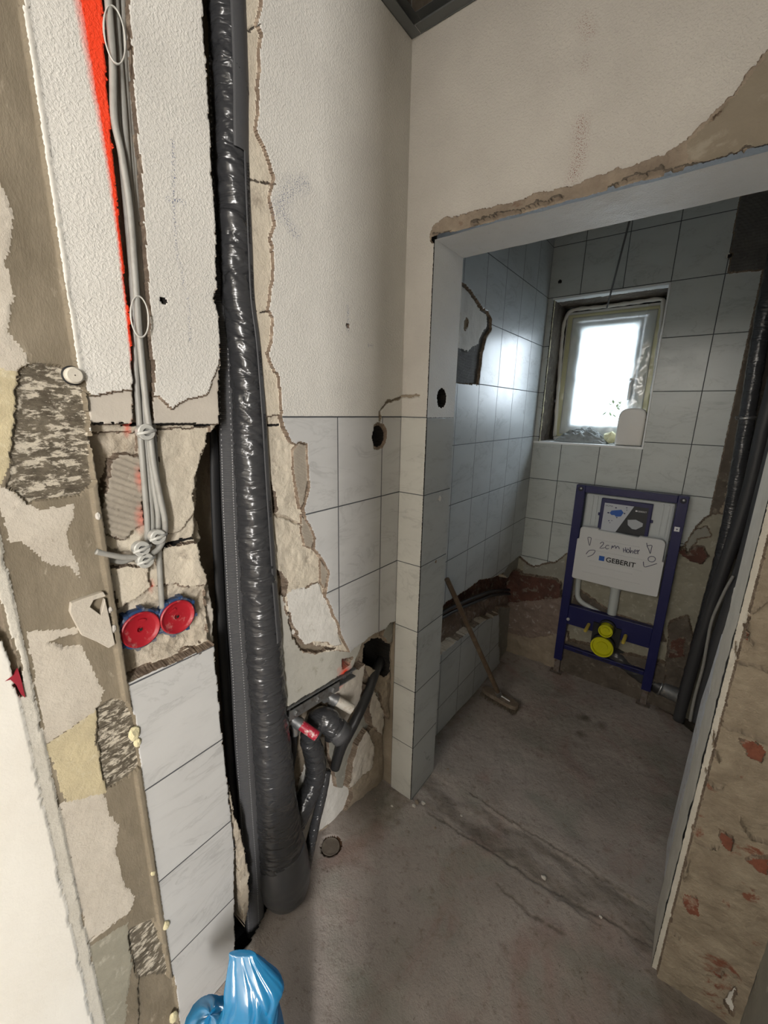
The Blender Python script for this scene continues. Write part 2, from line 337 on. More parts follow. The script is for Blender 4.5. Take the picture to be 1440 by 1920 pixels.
class Wall:
    """a wall skin on a fine grid; layers of plaster, tile and masonry have their own depth"""
    def __init__(s, ax, plane, u0, u1, v0, v1, res, base_mat, seed=0):
        s.ax, s.plane = ax, plane
        nu = int(round((u1-u0)/res))+1; nv = int(round((v1-v0)/res))+1
        s.U, s.V = np.meshgrid(np.linspace(u0, u1, nu), np.linspace(v0, v1, nv), indexing='ij')
        s.d = np.zeros(s.U.shape); s.mats = [base_mat]; s.id = np.zeros(s.U.shape, int); s.rid = np.zeros(s.U.shape, int)
        s.hole = np.zeros(s.U.shape, bool); s.spray = np.zeros(s.U.shape); s.speck = np.zeros(s.U.shape); s.k = 0; s.seed = seed
        w = fbm(s.U*38, s.V*38, seed+1, 4, .6); w2 = fbm(s.U*38+50, s.V*38+9, seed+5, 4, .6)
        s.wu, s.wv = w, w2
    def uv(s, pts, px=True, at=0.0):
        if not px: return [tuple(p) for p in pts]
        out = []
        for (a, b) in pts:
            q = W(a, b, s.ax, s.plane-at); i = {'x': (1, 2), 'y': (0, 2), 'z': (0, 1)}[s.ax]
            out.append((q[i[0]], q[i[1]]))
        return out
    def mi(s, name):
        if name not in s.mats: s.mats.append(name)
        return s.mats.index(name)
    def mask(s, pts, px=True, warp=.008, at=0.0):
        return inpoly(s.U+s.wu*warp*2, s.V+s.wv*warp*2, s.uv(pts, px, at))
    def put(s, mk, mat, depth=0, rough=0, scale=25, ribs=None, add=None):
        s.k += 1; s.id[mk] = s.mi(mat); s.rid[mk] = s.k
        u = s.U[mk]; v = s.V[mk]
        d = np.full(u.shape, float(depth))
        if rough: d = d+rough*2*fbm(u*scale, v*scale, s.seed+s.k*3, 5, .55)
        if ribs: d = d+ribs[0]*np.sin((v+ribs[2]*u+ribs[3]*u*u)*2*math.pi/ribs[1])
        if add is not None: d = d+add(u, v)
        s.d[mk] = d; return s
    def poly(s, pts, mat, depth=0, rough=0, warp=.008, px=True, at=0.0, **kw):
        return s.put(s.mask(pts, px, warp, at), mat, depth, rough, **kw)
    def crack(s, pts, width, depth, mat='black_void', px=True, warp=.006):
        uv = s.uv(pts, px); dd = linedist(s.U+s.wu*warp*2, s.V+s.wv*warp*2, uv)
        mk = dd < width*(.55+.9*np.abs(s.wv*2)); s.k += 1
        s.id[mk] = s.mi(mat); s.d[mk] += depth; return s
    def build(s, name, sgn=1, edge='torn_edge', step=.0035, parent=None, kind='structure'):
        nu, nv = s.U.shape; N = nu*nv
        P = s.plane - sgn*s.d
        rs = np.random.RandomState(s.seed+1); res = s.U[1, 0]-s.U[0, 0]; JU = np.zeros(s.U.shape); JV = JU.copy()
        JU[1:-1, 1:-1] = (rs.rand(nu-2, nv-2)-.5)*.62*res; JV[1:-1, 1:-1] = (rs.rand(nu-2, nv-2)-.5)*.62*res
        UU, VV = s.U+JU, s.V+JV
        c = {'x': (P, UU, VV), 'y': (UU, P, VV), 'z': (UU, VV, P)}[s.ax]
        co = np.stack(c, -1).reshape(-1, 3)
        I = np.arange(N).reshape(nu, nv)
        f = np.stack([I[:-1, :-1], I[1:, :-1], I[1:, 1:], I[:-1, 1:]], -1).reshape(-1, 4)
        flip = {'x': sgn < 0, 'y': sgn > 0, 'z': sgn < 0}[s.ax]
        if flip: f = f[:, ::-1]
        hole = s.hole.reshape(-1)[f].any(1)
        dq = s.d.reshape(-1)[f]; rq = s.rid.reshape(-1)[f]
        mi = s.id.reshape(-1)[I[:-1, :-1].reshape(-1)].copy()
        st = ((dq.max(1)-dq.min(1)) > step) & (rq.max(1) != rq.min(1))
        if edge: mi[st] = s.mi(edge)
        if edge == 'torn_edge': mi[st & ((dq.max(1)-dq.min(1)) > .045)] = s.mi('block_broken')
        if 'black_void' in s.mats: mi[(s.id.reshape(-1)[f] == s.mats.index('black_void')).any(1)] = s.mats.index('black_void')
        if name == 'wall_left':
            uf = s.U.reshape(-1)[f[:, 0]]; mi[st & (uf < -.872)] = s.mi('strip_mortar')
        keep = ~hole; f = f[keep]; mi = mi[keep]; st = st[keep]
        me = bpy.data.meshes.new(name)
        me.vertices.add(N); me.vertices.foreach_set('co', co.ravel())
        me.loops.add(len(f)*4); me.loops.foreach_set('vertex_index', f.ravel().astype(np.int32))
        me.polygons.add(len(f)); me.polygons.foreach_set('loop_start', np.arange(0, len(f)*4, 4, dtype=np.int32))
        me.polygons.foreach_set('loop_total', np.full(len(f), 4, dtype=np.int32))
        me.polygons.foreach_set('material_index', mi.astype(np.int32))
        me.polygons.foreach_set('use_smooth', (~st))
        for n_, arr in (('spray', s.spray), ('speck', s.speck)):
            a = me.attributes.new(n_, 'FLOAT', 'POINT'); a.data.foreach_set('value', arr.ravel().astype(np.float32))
        for mname in s.mats: me.materials.append(MATS[mname])
        me.update(); me.validate()
        o = bpy.data.objects.new(name, me); COL.objects.link(o)
        if kind: o['kind'] = kind
        return o

# ------------------------------------------------------------------ mesh helpers
class MB:
    def __init__(s): s.v = []; s.f = []; s.m = []; s.mats = []; s.cur = 0
    def mat(s, n):
        if n not in s.mats: s.mats.append(n)
        s.cur = s.mats.index(n); return s
    def add(s, vs, fs):
        b = len(s.v); s.v += [tuple(map(float, q)) for q in vs]; s.f += [tuple(i+b for i in q) for q in fs]; s.m += [s.cur]*len(fs); return s
    def box(s, a, b):
        (x0, y0, z0), (x1, y1, z1) = a, b
        x0, x1 = sorted((x0, x1)); y0, y1 = sorted((y0, y1)); z0, z1 = sorted((z0, z1))
        return s.add([(x0, y0, z0), (x1, y0, z0), (x1, y1, z0), (x0, y1, z0), (x0, y0, z1), (x1, y0, z1), (x1, y1, z1), (x0, y1, z1)],
                     [(0, 3, 2, 1), (4, 5, 6, 7), (0, 1, 5, 4), (1, 2, 6, 5), (2, 3, 7, 6), (3, 0, 4, 7)])
    def quad(s, *p): return s.add(p, [(0, 1, 2, 3)])
    def prism(s, poly, d):
        """poly: 3-D points of one face, d: extrusion vector"""
        n = len(poly); d = np.array(d); P = [np.array(q, float) for q in poly]
        return s.add(P+[q+d for q in P], [tuple(range(n)), tuple(range(2*n-1, n-1, -1))]+[(i, i+n, (i+1) % n+n, (i+1) % n) for i in range(n)])
    def tube(s, pts, r, seg=16, cap=True, flat=1.0, up=None, wr=None):
        P = [np.array(q, float) for q in pts]; n = len(P)
        rr = [r]*n if isinstance(r, (int, float)) else list(r)
        T = []
        for i in range(n):
            t = P[min(i+1, n-1)]-P[max(i-1, 0)]; T.append(t/(np.linalg.norm(t)+1e-12))
        a = np.array(up if up is not None else (1, 0, 0), float)
        if abs(a@T[0]) > .9: a = np.array((0, 1, 0.))
        vs = []; acc = 0
        for i in range(n):
            a = a-(a@T[i])*T[i]; a /= np.linalg.norm(a)+1e-12; b = np.cross(T[i], a)
            if i: acc += np.linalg.norm(P[i]-P[i-1])
            for k in range(seg):
                th = 2*math.pi*k/seg; q = rr[i]
                if wr: q += wr(th, acc)
                vs.append(P[i]+a*math.cos(th)*q*flat+b*math.sin(th)*q)
        fs = [(i*seg+k, i*seg+(k+1) % seg, (i+1)*seg+(k+1) % seg, (i+1)*seg+k) for i in range(n-1) for k in range(seg)]
        if cap: fs += [tuple(range(seg-1, -1, -1)), tuple((n-1)*seg+k for k in range(seg))]
        return s.add(vs, fs)
    def cyl(s, a, b, r, seg=24, r2=None):
        return s.tube([a, b], [r, r if r2 is None else r2], seg)
    def ring(s, c, nrm, R, r, seg=40, sg=8, ry=None, upv=(0, 0, 1)):
        nrm = np.array(nrm, float); nrm /= np.linalg.norm(nrm); u = np.array(upv, float); u = u-(u@nrm)*nrm; u /= np.linalg.norm(u); w = np.cross(nrm, u); c = np.array(c, float)
        vs = []
        for i in range(seg):
            t = 2*math.pi*i/seg; e = u*math.cos(t)*R+w*math.sin(t)*(ry or R); eh = e/np.linalg.norm(e)
            for k in range(sg):
                p = 2*math.pi*k/sg; vs.append(c+e+eh*r*math.cos(p)+nrm*r*math.sin(p))
        return s.add(vs, [(i*sg+k, ((i+1) % seg)*sg+k, ((i+1) % seg)*sg+(k+1) % sg, i*sg+(k+1) % sg) for i in range(seg) for k in range(sg)])
    def lathe(s, c, axis, prof, seg=32):
        """prof: (distance along axis, radius)"""
        axis = np.array(axis, float); axis /= np.linalg.norm(axis); c = np.array(c, float)
        u = np.array((0, 0, 1.)) if abs(axis[2]) < .9 else np.array((1., 0, 0)); u = u-(u@axis)*axis; u /= np.linalg.norm(u); w = np.cross(axis, u)
        vs = [c+axis*h+(u*math.cos(2*math.pi*k/seg)+w*math.sin(2*math.pi*k/seg))*max(r, 1e-4) for h, r in prof for k in range(seg)]
        n = len(prof)
        return s.add(vs, [(i*seg+k, i*seg+(k+1) % seg, (i+1)*seg+(k+1) % seg, (i+1)*seg+k) for i in range(n-1) for k in range(seg)])
    def build(s, name, parent=None, smooth=False, bevel=0, label=None, autos=None):
        me = bpy.data.meshes.new(name); me.from_pydata(s.v, [], s.f)
        for mn in (s.mats or ['galvanised']): me.materials.append(MATS[mn])
        me.polygons.foreach_set('material_index', s.m)
        me.polygons.foreach_set('use_smooth', [bool(smooth)]*len(s.f))
        me.update()
        o = bpy.data.objects.new(name, me); COL.objects.link(o)
        if parent is not None:
            o.parent = parent; o.matrix_parent_inverse = parent.matrix_world.inverted()
        if bevel:
            b = o.modifiers.new('bevel', 'BEVEL'); b.width = bevel; b.segments = 2; b.limit_method = 'ANGLE'
        if label: o['label'] = label
        if smooth and autos:
            e = o.modifiers.new('split', 'EDGE_SPLIT'); e.split_angle = math.radians(autos)
        return o
def smoothpath(pts, n=8):
    P = [np.array(q, float) for q in pts]; out = []
    for i in range(len(P)-1):
        p0 = P[max(i-1, 0)]; p1 = P[i]; p2 = P[i+1]; p3 = P[min(i+2, len(P)-1)]
        for k in range(n):
            t = k/n; out.append(.5*((2*p1)+(-p0+p2)*t+(2*p0-5*p1+4*p2-p3)*t*t+(-p0+3*p1-3*p2+p3)*t**3))
    out.append(P[-1]); return out
def pxpath(pts, ax, n=8):
    """pts: (px, py, plane value[, half width in px]) -> smooth points and radii"""
    A = []
    for q in pts:
        P = W(q[0], q[1], ax, q[2]); r = (q[3]*depth_of(P)/FPX) if len(q) > 3 else 0
        A.append(np.append(P, r))
    S = smoothpath(A, n); return [a[:3] for a in S], [float(a[3]) for a in S]
def foil(seed, amp, fs=26.0, tw=1.0):
    def f(th, s_):
        c, q = math.cos(th), math.sin(th)
        a = float(fbm(np.array(c*.8+s_*fs*.25+q*.3), np.array(q*.8+s_*fs), seed, 2, .6))
        b = abs(float(fbm(np.array(c*.9-s_*fs*.35), np.array(q*.9+s_*fs*1.15), seed+7, 2)))
        d = abs(float(fbm(np.array(c*1.1+s_*fs*.5), np.array(q*.8-s_*fs*1.4+c*.6), seed+11, 2)))
        return amp*(1.3*a-5.0*max(0, .10-b)-3.2*max(0, .08-d)+.25)
    return f
def text(body, name, size, origin, right, up, mat, parent=None, depth=.0004, bold=0, font_shear=0, align='LEFT', sx=1.0):
    c = bpy.data.curves.new(name, 'FONT'); c.body = body; c.size = size; c.extrude = depth; c.offset = bold; c.shear = font_shear; c.align_x = align
    t = bpy.data.objects.new(name+'_c', c); COL.objects.link(t)
    dg = bpy.context.evaluated_depsgraph_get(); me = bpy.data.meshes.new_from_object(t.evaluated_get(dg)); bpy.data.objects.remove(t); bpy.data.curves.remove(c)
    R_ = Vector(right).normalized(); U_ = Vector(up).normalized(); N_ = R_.cross(U_)
    mt = Matrix(((R_[0]*sx, U_[0], N_[0], origin[0]), (R_[1]*sx, U_[1], N_[1], origin[1]), (R_[2]*sx, U_[2], N_[2], origin[2]), (0, 0, 0, 1)))
    me.transform(mt); me.materials.clear(); me.materials.append(MATS[mat])
    o = bpy.data.objects.new(name, me); COL.objects.link(o)
    if parent is not None: o.parent = parent; o.matrix_parent_inverse = parent.matrix_world.inverted()
    return o

D = 1.386; DR = .177; COLX = .10; OPX = .922; RX = 1.11; ZL = 1.995; ZC = 2.75; ZT = -.035
# ================================================================== STRUCTURE
RES = .0027
# ---- left wall of the front room (plane x = 0)
w = Wall('x', 0.0, -1.62, .0, -.02, ZC, RES, 'tile_left', 0)
U, V = w.U, w.V
w.put(V > 1.5, 'woodchip_paint', -.002); w.put(V > 2.535, 'dark_mortar', .002, .003)
# aerated block field between chases, below the seam, above the lower tiles
w.poly([(158, 735), (178, 742), (215, 735), (252, 733), (282, 735), (288, 744), (300, 745), (310, 757), (322, 768), (335, 757), (352, 748), (372, 745), (392, 737), (398, 715), (408, 690), (414, 660), (425, 640), (425, 800), (160, 800)], 'smooth_plaster', .002, 0, warp=.003)
w.poly([(150, 797), (425, 797), (425, 1170), (398, 1210), (246, 1277), (150, 1330)], 'aerated_block', .024, .010, warp=.002, scale=16)
w.poly([(170, 815), (270, 812), (268, 855), (215, 870), (205, 905), (192, 990), (170, 960)], 'block_broken', .034, .014, scale=18)
w.poly([(302, 805), (402, 803), (395, 840), (385, 855), (372, 920), (372, 968), (345, 1000), (305, 1010), (303, 900)], 'aerated_block', .018, .004)
w.poly([(308, 1030), (375, 1020), (395, 1060), (395, 1100), (345, 1105), (306, 1100)], 'aerated_block', .015, .005)
w.poly([(212, 1068), (285, 1064), (290, 1110), (250, 1140), (225, 1150)], 'aerated_block', .014, .003)
w.poly([(213, 865), (228, 852), (268, 853), (272, 930), (275, 985), (250, 1000), (240, 1018), (197, 1000), (195, 960), (205, 920), (210, 890)], 'adhesive', .012, .0, ribs=(.0022, .0125, -.12, -.4))
w.crack([(165, 797), (250, 796), (300, 796), (410, 797)], .0019, .012, warp=.002)
w.crack([(302, 1030), (345, 1020), (380, 1012)], .003, .010)
w.crack([(200, 1035), (230, 1048), (262, 1052), (300, 1065)], .009, .014, 'block_broken')
w.poly([(225, 1150), (290, 1105), (340, 1108), (398, 1100), (398, 1175), (398, 1206), (246, 1275), (230, 1240)], 'block_broken', .028, .016, scale=20)
# cable chase
w.poly([(193, -60), (236, -60), (243, 60), (252, 190), (260, 290), (268, 410), (277, 520), (281, 640), (288, 690), (286, 797), (252, 797), (248, 700), (244, 600), (230, 480), (222, 400), (212, 280), (198, 120)], 'block_broken', .030, .004, warp=.003)
# orange spray along the chase
pl = w.uv([(172, -80), (172, 0), (184, 90), (198, 200), (214, 320), (228, 450), (240, 580), (249, 690)])
lw = [.030, .029, .025, .019, .013, .009, .007, .004]
spr = np.zeros(U.shape)
for (a, b, wa, wb) in zip(pl[:-1], pl[1:], lw[:-1], lw[1:]):
    a_ = np.array(a); b_ = np.array(b); dv = b_-a_; t = np.clip(((U-a_[0])*dv[0]+(V-a_[1])*dv[1])/(dv@dv), 0, 1)
    dd = np.hypot(U-a_[0]-t*dv[0], V-a_[1]-t*dv[1]); ww = wa+(wb-wa)*t
    spr = np.maximum(spr, np.clip((ww-dd)/(.55*ww)+.2*w.wu, 0, 1))
w.spray = np.where((w.id == w.mats.index('woodchip_paint')) & (U < -.72), spr, 0)
for c, r, k in ((W(268, 900, 'x', 0), .02, .5), (W(271, 975, 'x', 0), .022, .5), (W(294, 1105, 'x', 0), .012, .5), (W(251, 805, 'x', 0), .012, .7)):
    w.spray = np.maximum(w.spray, k*np.clip(1-np.hypot((U-c[1])*1.6, (V-c[2])*.6)/r+w.wu*.6, 0, 1))
# masonry beside the pipe, above and below the seam
R_edge = [(490, -80), (490, 0), (480, 45), (488, 62), (485, 130), (482, 240), (486, 258), (500, 292), (515, 335), (505, 370), (515, 420), (508, 440), (513, 492), (508, 545), (502, 580), (510, 600), (510, 640), (503, 665), (512, 690), (524, 710), (528, 780)]
w.poly(R_edge+[(420, 800), (380, -80)], 'aerated_block', .0055, .0015, warp=.004)
w.crack([(450, 60), (470, 48), (488, 45)], .0014, .006, 'dark_mortar'); w.crack([(460, 337), (500, 338), (513, 345)], .0016, .006, 'dark_mortar'); w.crack([(475, 583), (503, 585)], .0022, .008, 'dark_mortar')
T_edge = [(527, 778), (532, 800), (540, 815), (545, 828), (556, 835), (562, 828), (575, 832), (578, 868), (581, 915), (570, 955), (575, 975), (592, 1010), (590, 1030), (606, 1050), (618, 1072), (613, 1105), (610, 1118), (620, 1145), (634, 1165), (640, 1190), (656, 1224)]
w.poly(T_edge+[(600, 1400), (440, 1400), (400, 797)], 'aerated_block', .012, .006, warp=.003)
w.poly([(552, 845), (562, 830), (576, 835), (580, 900), (572, 945), (565, 955), (560, 925), (552, 880)], 'adhesive', .005, 0, ribs=(.0009, .008, .6, 0), warp=.002)
w.poly([(568, 965), (582, 985), (592, 1010), (588, 1030), (575, 1025), (568, 1000)], 'adhesive', .006, 0, ribs=(.0009, .008, .6, 0), warp=.002)
w.poly([(603, 1050), (618, 1072), (612, 1105), (604, 1095)], 'adhesive', .006, 0, warp=.002)
w.crack([(515, 965), (540, 970), (568, 985)], .004, .012, 'block_broken')
w.poly([(505, 885), (525, 930), (528, 955), (512, 972), (508, 930)], 'block_broken', .05, .012)
w.poly([(510, 1060), (535, 1075), (547, 1095), (540, 1118), (520, 1125), (512, 1120)], 'mortar', .035, .003)
w.crack([(505, 797), (528, 797)], .0019, .012, warp=.002)
# pale screed over the rail, then the open installation recess
TB = [(656, 1224), (700, 1190), (722, 1180), (738, 1168), (746, 1166)]
def lean(u, v): return np.clip((-u-.02)/.34, 0, 1)*.075
w.poly([(520, 1125), (537, 1118), (545, 1160), (560, 1200), (575, 1225), (600, 1230), (640, 1222)]+TB+[(746, 1470), (760, 1700), (440, 1820), (440, 1500), (470, 1250), (515, 1240)], 'mortar', .02, .010, warp=.004, add=lean)
w.poly([(515, 1120), (537, 1118), (545, 1160), (560, 1200), (575, 1225), (600, 1230), (640, 1222), (656, 1224), (690, 1200), (680, 1225), (668, 1256), (600, 1298), (533, 1338), (510, 1345), (470, 1330)], 'pale_screed', .016, .0012, warp=.004)
w.poly([(545, 1150), (560, 1168), (575, 1200), (600, 1214), (640, 1218), (600, 1226), (570, 1222), (555, 1200)], 'mortar', .028, .003)
w.poly([(540, 1116), (600, 1095), (635, 1170), (645, 1215), (600, 1205), (575, 1212), (562, 1195), (548, 1160)], 'white_patch', .010, .002)
w.poly([(528, 1336), (600, 1296), (668, 1256), (682, 1235), (745, 1400), (745, 1475), (600, 1640), (430, 1800), (430, 1400)], 'mortar', .045, .010, at=.03, scale=18, add=lambda u, v: np.clip((-u-.03)/.3, 0, 1)*.05)
w.poly([(560, 1470), (590, 1390), (640, 1375), (665, 1390), (650, 1440), (655, 1490), (640, 1530), (596, 1562), (560, 1600), (530, 1600)], 'white_patch', .088, .003, at=.085, warp=.005)
w.poly([(622, 1385), (640, 1378), (672, 1340), (695, 1320), (694, 1362), (672, 1405), (664, 1440), (645, 1482), (636, 1480), (628, 1440), (620, 1415)], 'grey_green', .070, .003, at=.06, warp=.005)
w.poly([(688, 1285), (712, 1300), (715, 1330), (700, 1345), (690, 1320)], 'grey_green', .035, .003, at=.03)
w.poly([(672, 1400), (690, 1370), (705, 1400), (700, 1440), (670, 1470), (655, 1480)], 'smooth_plaster', .045, .008, at=.04)
w.poly([(700, 1290), (722, 1340), (718, 1380), (700, 1360), (692, 1330)], 'smooth_plaster', .030, .008, at=.03)
w.poly([(665, 1262), (688, 1262), (700, 1250), (690, 1320), (660, 1370), (640, 1380), (640, 1290)], 'smooth_plaster', .034, .004)
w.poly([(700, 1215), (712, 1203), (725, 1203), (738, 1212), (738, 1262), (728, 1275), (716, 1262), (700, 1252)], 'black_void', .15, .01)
w.poly([(728, 1172), (743, 1163), (743, 1205), (734, 1208), (722, 1195)], 'grey_green', .012, .002)
w.poly([(648, 1238), (668, 1236), (662, 1252), (648, 1258)], 'old_brick', .035, .006)
c = W(652, 1275, 'x', 0); w.spray = np.maximum(w.spray, 1.0*np.clip(1.25-np.hypot((U-c[1])*.9, (V-c[2])*.62)/.03+w.wu*.9, 0, 1))
for (a, b, r) in ((527, 1285, .014), (560, 1190, .008), (530, 1225, .006)):
    c = W(a, b, 'x', 0); mk = np.hypot(U-c[1], V-c[2])+w.wu*.01 < r; w.put(mk, 'white_patch', .022)
# deep pipe chase
chase = [(378, -80), (380, 0), (385, 100), (388, 180), (393, 230), (398, 330), (405, 400), (403, 490), (405, 540), (399, 560), (412, 600), (415, 650), (412, 700), (411, 803), (398, 815), (393, 850), (380, 880), (370, 930), (376, 970), (372, 1010), (392, 1060), (398, 1110), (402, 1210), (417, 1385), (428, 1480), (436, 1530), (447, 1590), (460, 1640), (470, 1700), (470, 1800), (560, 1760), (600, 1620), (575, 1560), (548, 1480), (538, 1400), (530, 1330), (520, 1200), (510, 1060), (506, 960), (500, 860), (492, 740), (482, 620), (472, 500), (462, 330), (450, 150), (445, -80)]
w.poly(chase, 'mortar', .125, .006, warp=.005)
w.poly([(372, 900), (395, 870), (400, 1000), (402, 1100), (380, 1050)], 'block_broken', .06, .012)
w.poly([(397, 1105), (403, 1212), (417, 1388), (434, 1530), (446, 1592), (455, 1575), (442, 1480), (431, 1385), (422, 1210), (414, 1105)], 'smooth_plaster', .045, .008, warp=.004)
w.poly([(430, 1462), (444, 1528), (458, 1575), (470, 1640), (471, 1700), (462, 1745), (455, 1690), (448, 1620), (438, 1560)], 'block_broken', .008, .006, warp=.006)
# left strip, bare masonry with remains of plaster
w.put((U < -.882+.0015*w.wu) & (U > -1.0145+.006*w.wu), 'strip_mortar', .004, .0006)
w.put((U > -.8925) & (U < -.881) & (V < 1.45), 'strip_mortar', -.003, .0012)
w.put((U > -.8865+.004*w.wu) & (U < -.8795+.004*w.wv) & (V > 1.47), 'white_plaster', -.004, .001)
strip = [('strip_cream', [(-40, 320), (0, 335), (22, 400), (12, 500), (27, 560), (15, 620), (40, 650), (60, 690), (-40, 700)]),
 ('strip_yellow', [(-40, 690), (40, 695), (30, 760), (22, 860), (0, 915), (-40, 940)]),
 ('strip_scratched', [(38, 690), (80, 678), (120, 685), (150, 705), (163, 760), (175, 905), (150, 930), (60, 942), (12, 912), (25, 860), (30, 760)]),
 ('strip_cream', [(-20, 905), (60, 945), (80, 960), (140, 945), (130, 985), (127, 1030), (145, 1060), (152, 1092), (135, 1068), (100, 1065), (92, 1062), (60, 1033), (38, 1018), (20, 1020)]),
 ('strip_cream', [(50, 1190), (60, 1188), (145, 1178), (150, 1215), (165, 1240), (195, 1300), (180, 1338), (85, 1398)]),
 ('strip_yellow', [(85, 1400), (180, 1338), (178, 1400), (190, 1440), (202, 1488), (125, 1512)]),
 ('strip_scratched', [(180, 1332), (215, 1312), (238, 1318), (258, 1370), (262, 1440), (240, 1460), (203, 1482), (190, 1440)]),
 ('strip_cream', [(112, 1512), (197, 1490), (205, 1530), (225, 1550), (218, 1600), (228, 1650), (252, 1692), (242, 1716), (165, 1776)]),
 ('strip_olive', [(168, 1782), (240, 1735), (250, 1800), (240, 1870), (230, 1990), (195, 1990)]),
 ('strip_scratched', [(245, 1745), (290, 1725), (312, 1790), (320, 1850), (300, 1860), (262, 1840), (248, 1800)]),
 ('strip_mortar', [(262, 1840), (325, 1830), (345, 1990), (262, 1990)])]
for k, (mn, pp) in enumerate(strip):
    w.poly(pp, mn, .0035 if mn in ('strip_cream', 'strip_yellow', 'strip_olive') else .008, .0012 if mn != 'strip_scratched' else .0022, warp=.005, scale=40)
w.crack([(168, 1770), (210, 1738), (245, 1716)], .002, .003, 'mortar')
c = W(108, 1210, 'x', 0); w.put(inpoly(U+w.wu*.02, V+w.wv*.02, w.uv([(95, 1205), (150, 1190), (150, 1215), (120, 1215)])), 'strip_mortar', .006)
w.put((U <= -1.0145+.004*w.wu) & (U > -1.034+.002*w.wv), 'jamb_white', .001, .0008)
w.put(U <= -1.034+.002*w.wv, 'white_plaster', -.0015, .0004)
w.poly([(-60, 1040), (0, 1120), (20, 1190), (40, 1255), (44, 1310), (30, 1290), (8, 1200), (-60, 1150)], 'mortar', .01, .004, warp=.003)
# socket hole, groove, marks
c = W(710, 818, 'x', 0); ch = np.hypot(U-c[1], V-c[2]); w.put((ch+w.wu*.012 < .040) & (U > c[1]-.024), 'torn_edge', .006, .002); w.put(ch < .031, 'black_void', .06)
w.crack([(712, 790), (711, 772), (724, 757), (740, 748), (756, 744)], .0045, .006, 'mortar')
for pts, r, k in (([(520, 395), (545, 350), (570, 345)], .022, .9), ([(522, 385), (540, 420), (555, 440)], .016, .9), ([(323, 265), (325, 340), (323, 380)], .004, 1.0), ([(313, 374), (345, 380)], .005, 1.0), ([(325, 380), (330, 470), (345, 540)], .004, .8), ([(651, 575), (652, 620)], .006, 1), ([(690, 648), (697, 648)], .006, 1.2), ([(355, 640), (352, 560)], .003, .8)):
    dd = linedist(U, V, w.uv(pts)); w.speck = np.maximum(w.speck, k*np.clip(1.2-dd/r, 0, 1))
c = W(305, 563, 'x', 0); w.put(np.hypot(U-c[1], V-c[2]) < .0045, 'black_void', .012)
c = W(651, 611, 'x', 0); w.put(np.hypot(U-c[1], V-c[2]) < .005, 'dark_mortar', .006)
w.crack([(280, 1262), (330, 1243), (377, 1226)], .0009, .001, 'dark_mortar', warp=0)
wl = w.build('wall_left')

# ---- partition (front face y = 0) with the doorway
w = Wall('y', 0.0, 0.0, RX, -.02, ZC, RES, 'partition_paint', 11)
U, V = w.U, w.V
w.put((V < 1.5) & (U < .12), 'tile_column', 0); w.put(V > 2.535, 'dark_mortar', .002, .003)
w.hole = (U > COLX-.001) & (U < OPX) & (V < ZL)
w.put((U > OPX-.02) & (V < ZL+.02), 'brick_face', .014, .011, scale=14)
w.put((U > OPX-.02) & (U < OPX+.014+.006*w.wu) & (V < ZL), 'jamb_white', .0, .0012)
band = [(808, 456), (815, 428), (838, 412), (870, 405), (900, 396), (950, 386), (1000, 368), (1040, 357), (1075, 352), (1110, 336), (1150, 322), (1190, 318), (1215, 304), (1240, 300), (1262, 285), (1290, 262), (1320, 232), (1345, 205), (1375, 178), (1400, 142), (1425, 112), (1470, 70), (1700, -100), (1700, 300), (1440, 305), (1270, 350), (1000, 410), (860, 445)]
w.poly(band, 'torn_render', .012, .008, warp=.008, scale=22)
w.poly([(1290, 275), (1350, 215), (1400, 155), (1440, 105), (1700, -80), (1700, 200), (1440, 275), (1380, 295), (1330, 305), (1290, 310)], 'render_coat', .012, .0012)
w.crack([(888, 424), (915, 415), (945, 405), (1000, 393), (1052, 378)], .0045, .012, 'dark_mortar', warp=.012)
w.crack([(1142, 357), (1180, 345), (1240, 328), (1330, 308), (1440, 282)], .0045, .012, 'dark_mortar', warp=.012)
w.crack([(818, 445), (850, 436)], .003, .006, 'dark_mortar')
w.crack([(740, 748), (760, 743), (785, 742)], .006, .007, 'mortar')
c = W(1420, 282, 'y', 0)
for pts, r, k in (([(1090, 230), (1085, 300), (1075, 330)], .022, 1.0), ([(1095, 40), (1105, 60)], .02, .7), ([(1098, 110), (1095, 130)], .012, .6)):
    dd = linedist(U, V, w.uv(pts)); w.speck = np.maximum(w.speck, k*np.clip(1.2-dd/r, 0, 1))
for pts in ([(1440, 1112), (1425, 1130), (1405, 1150), (1395, 1185), (1412, 1205)], [(1375, 1205), (1380, 1235), (1410, 1240), (1440, 1255)], [(1350, 1350), (1385, 1362), (1440, 1385)], [(1335, 1372), (1340, 1405), (1352, 1418)], [(1320, 1440), (1340, 1465), (1352, 1462)], [(1300, 1560), (1330, 1575), (1345, 1578)], [(1262, 1735), (1275, 1745)], [(1290, 1600), (1285, 1640)], [(1385, 1520), (1405, 1560), (1440, 1570)]):
    w.crack(pts, .0024, .014, 'mortar', warp=.005)
for pp in ([(1380, 1375), (1415, 1385), (1432, 1400), (1428, 1425), (1400, 1410)], [(1395, 1600), (1440, 1595), (1440, 1628), (1420, 1625)], [(1280, 1665), (1305, 1670), (1310, 1705), (1290, 1700)], [(1345, 1545), (1375, 1560), (1370, 1585), (1350, 1570)], [(1335, 1812), (1355, 1812), (1350, 1822)], [(1395, 1165), (1402, 1180), (1398, 1200)]):
    w.poly(pp, 'red_brick', .020, .008, warp=.007)
w.poly([(1352, 1865), (1378, 1838), (1372, 1895)], 'white_patch', .004, .001)
w.build('wall_partition')
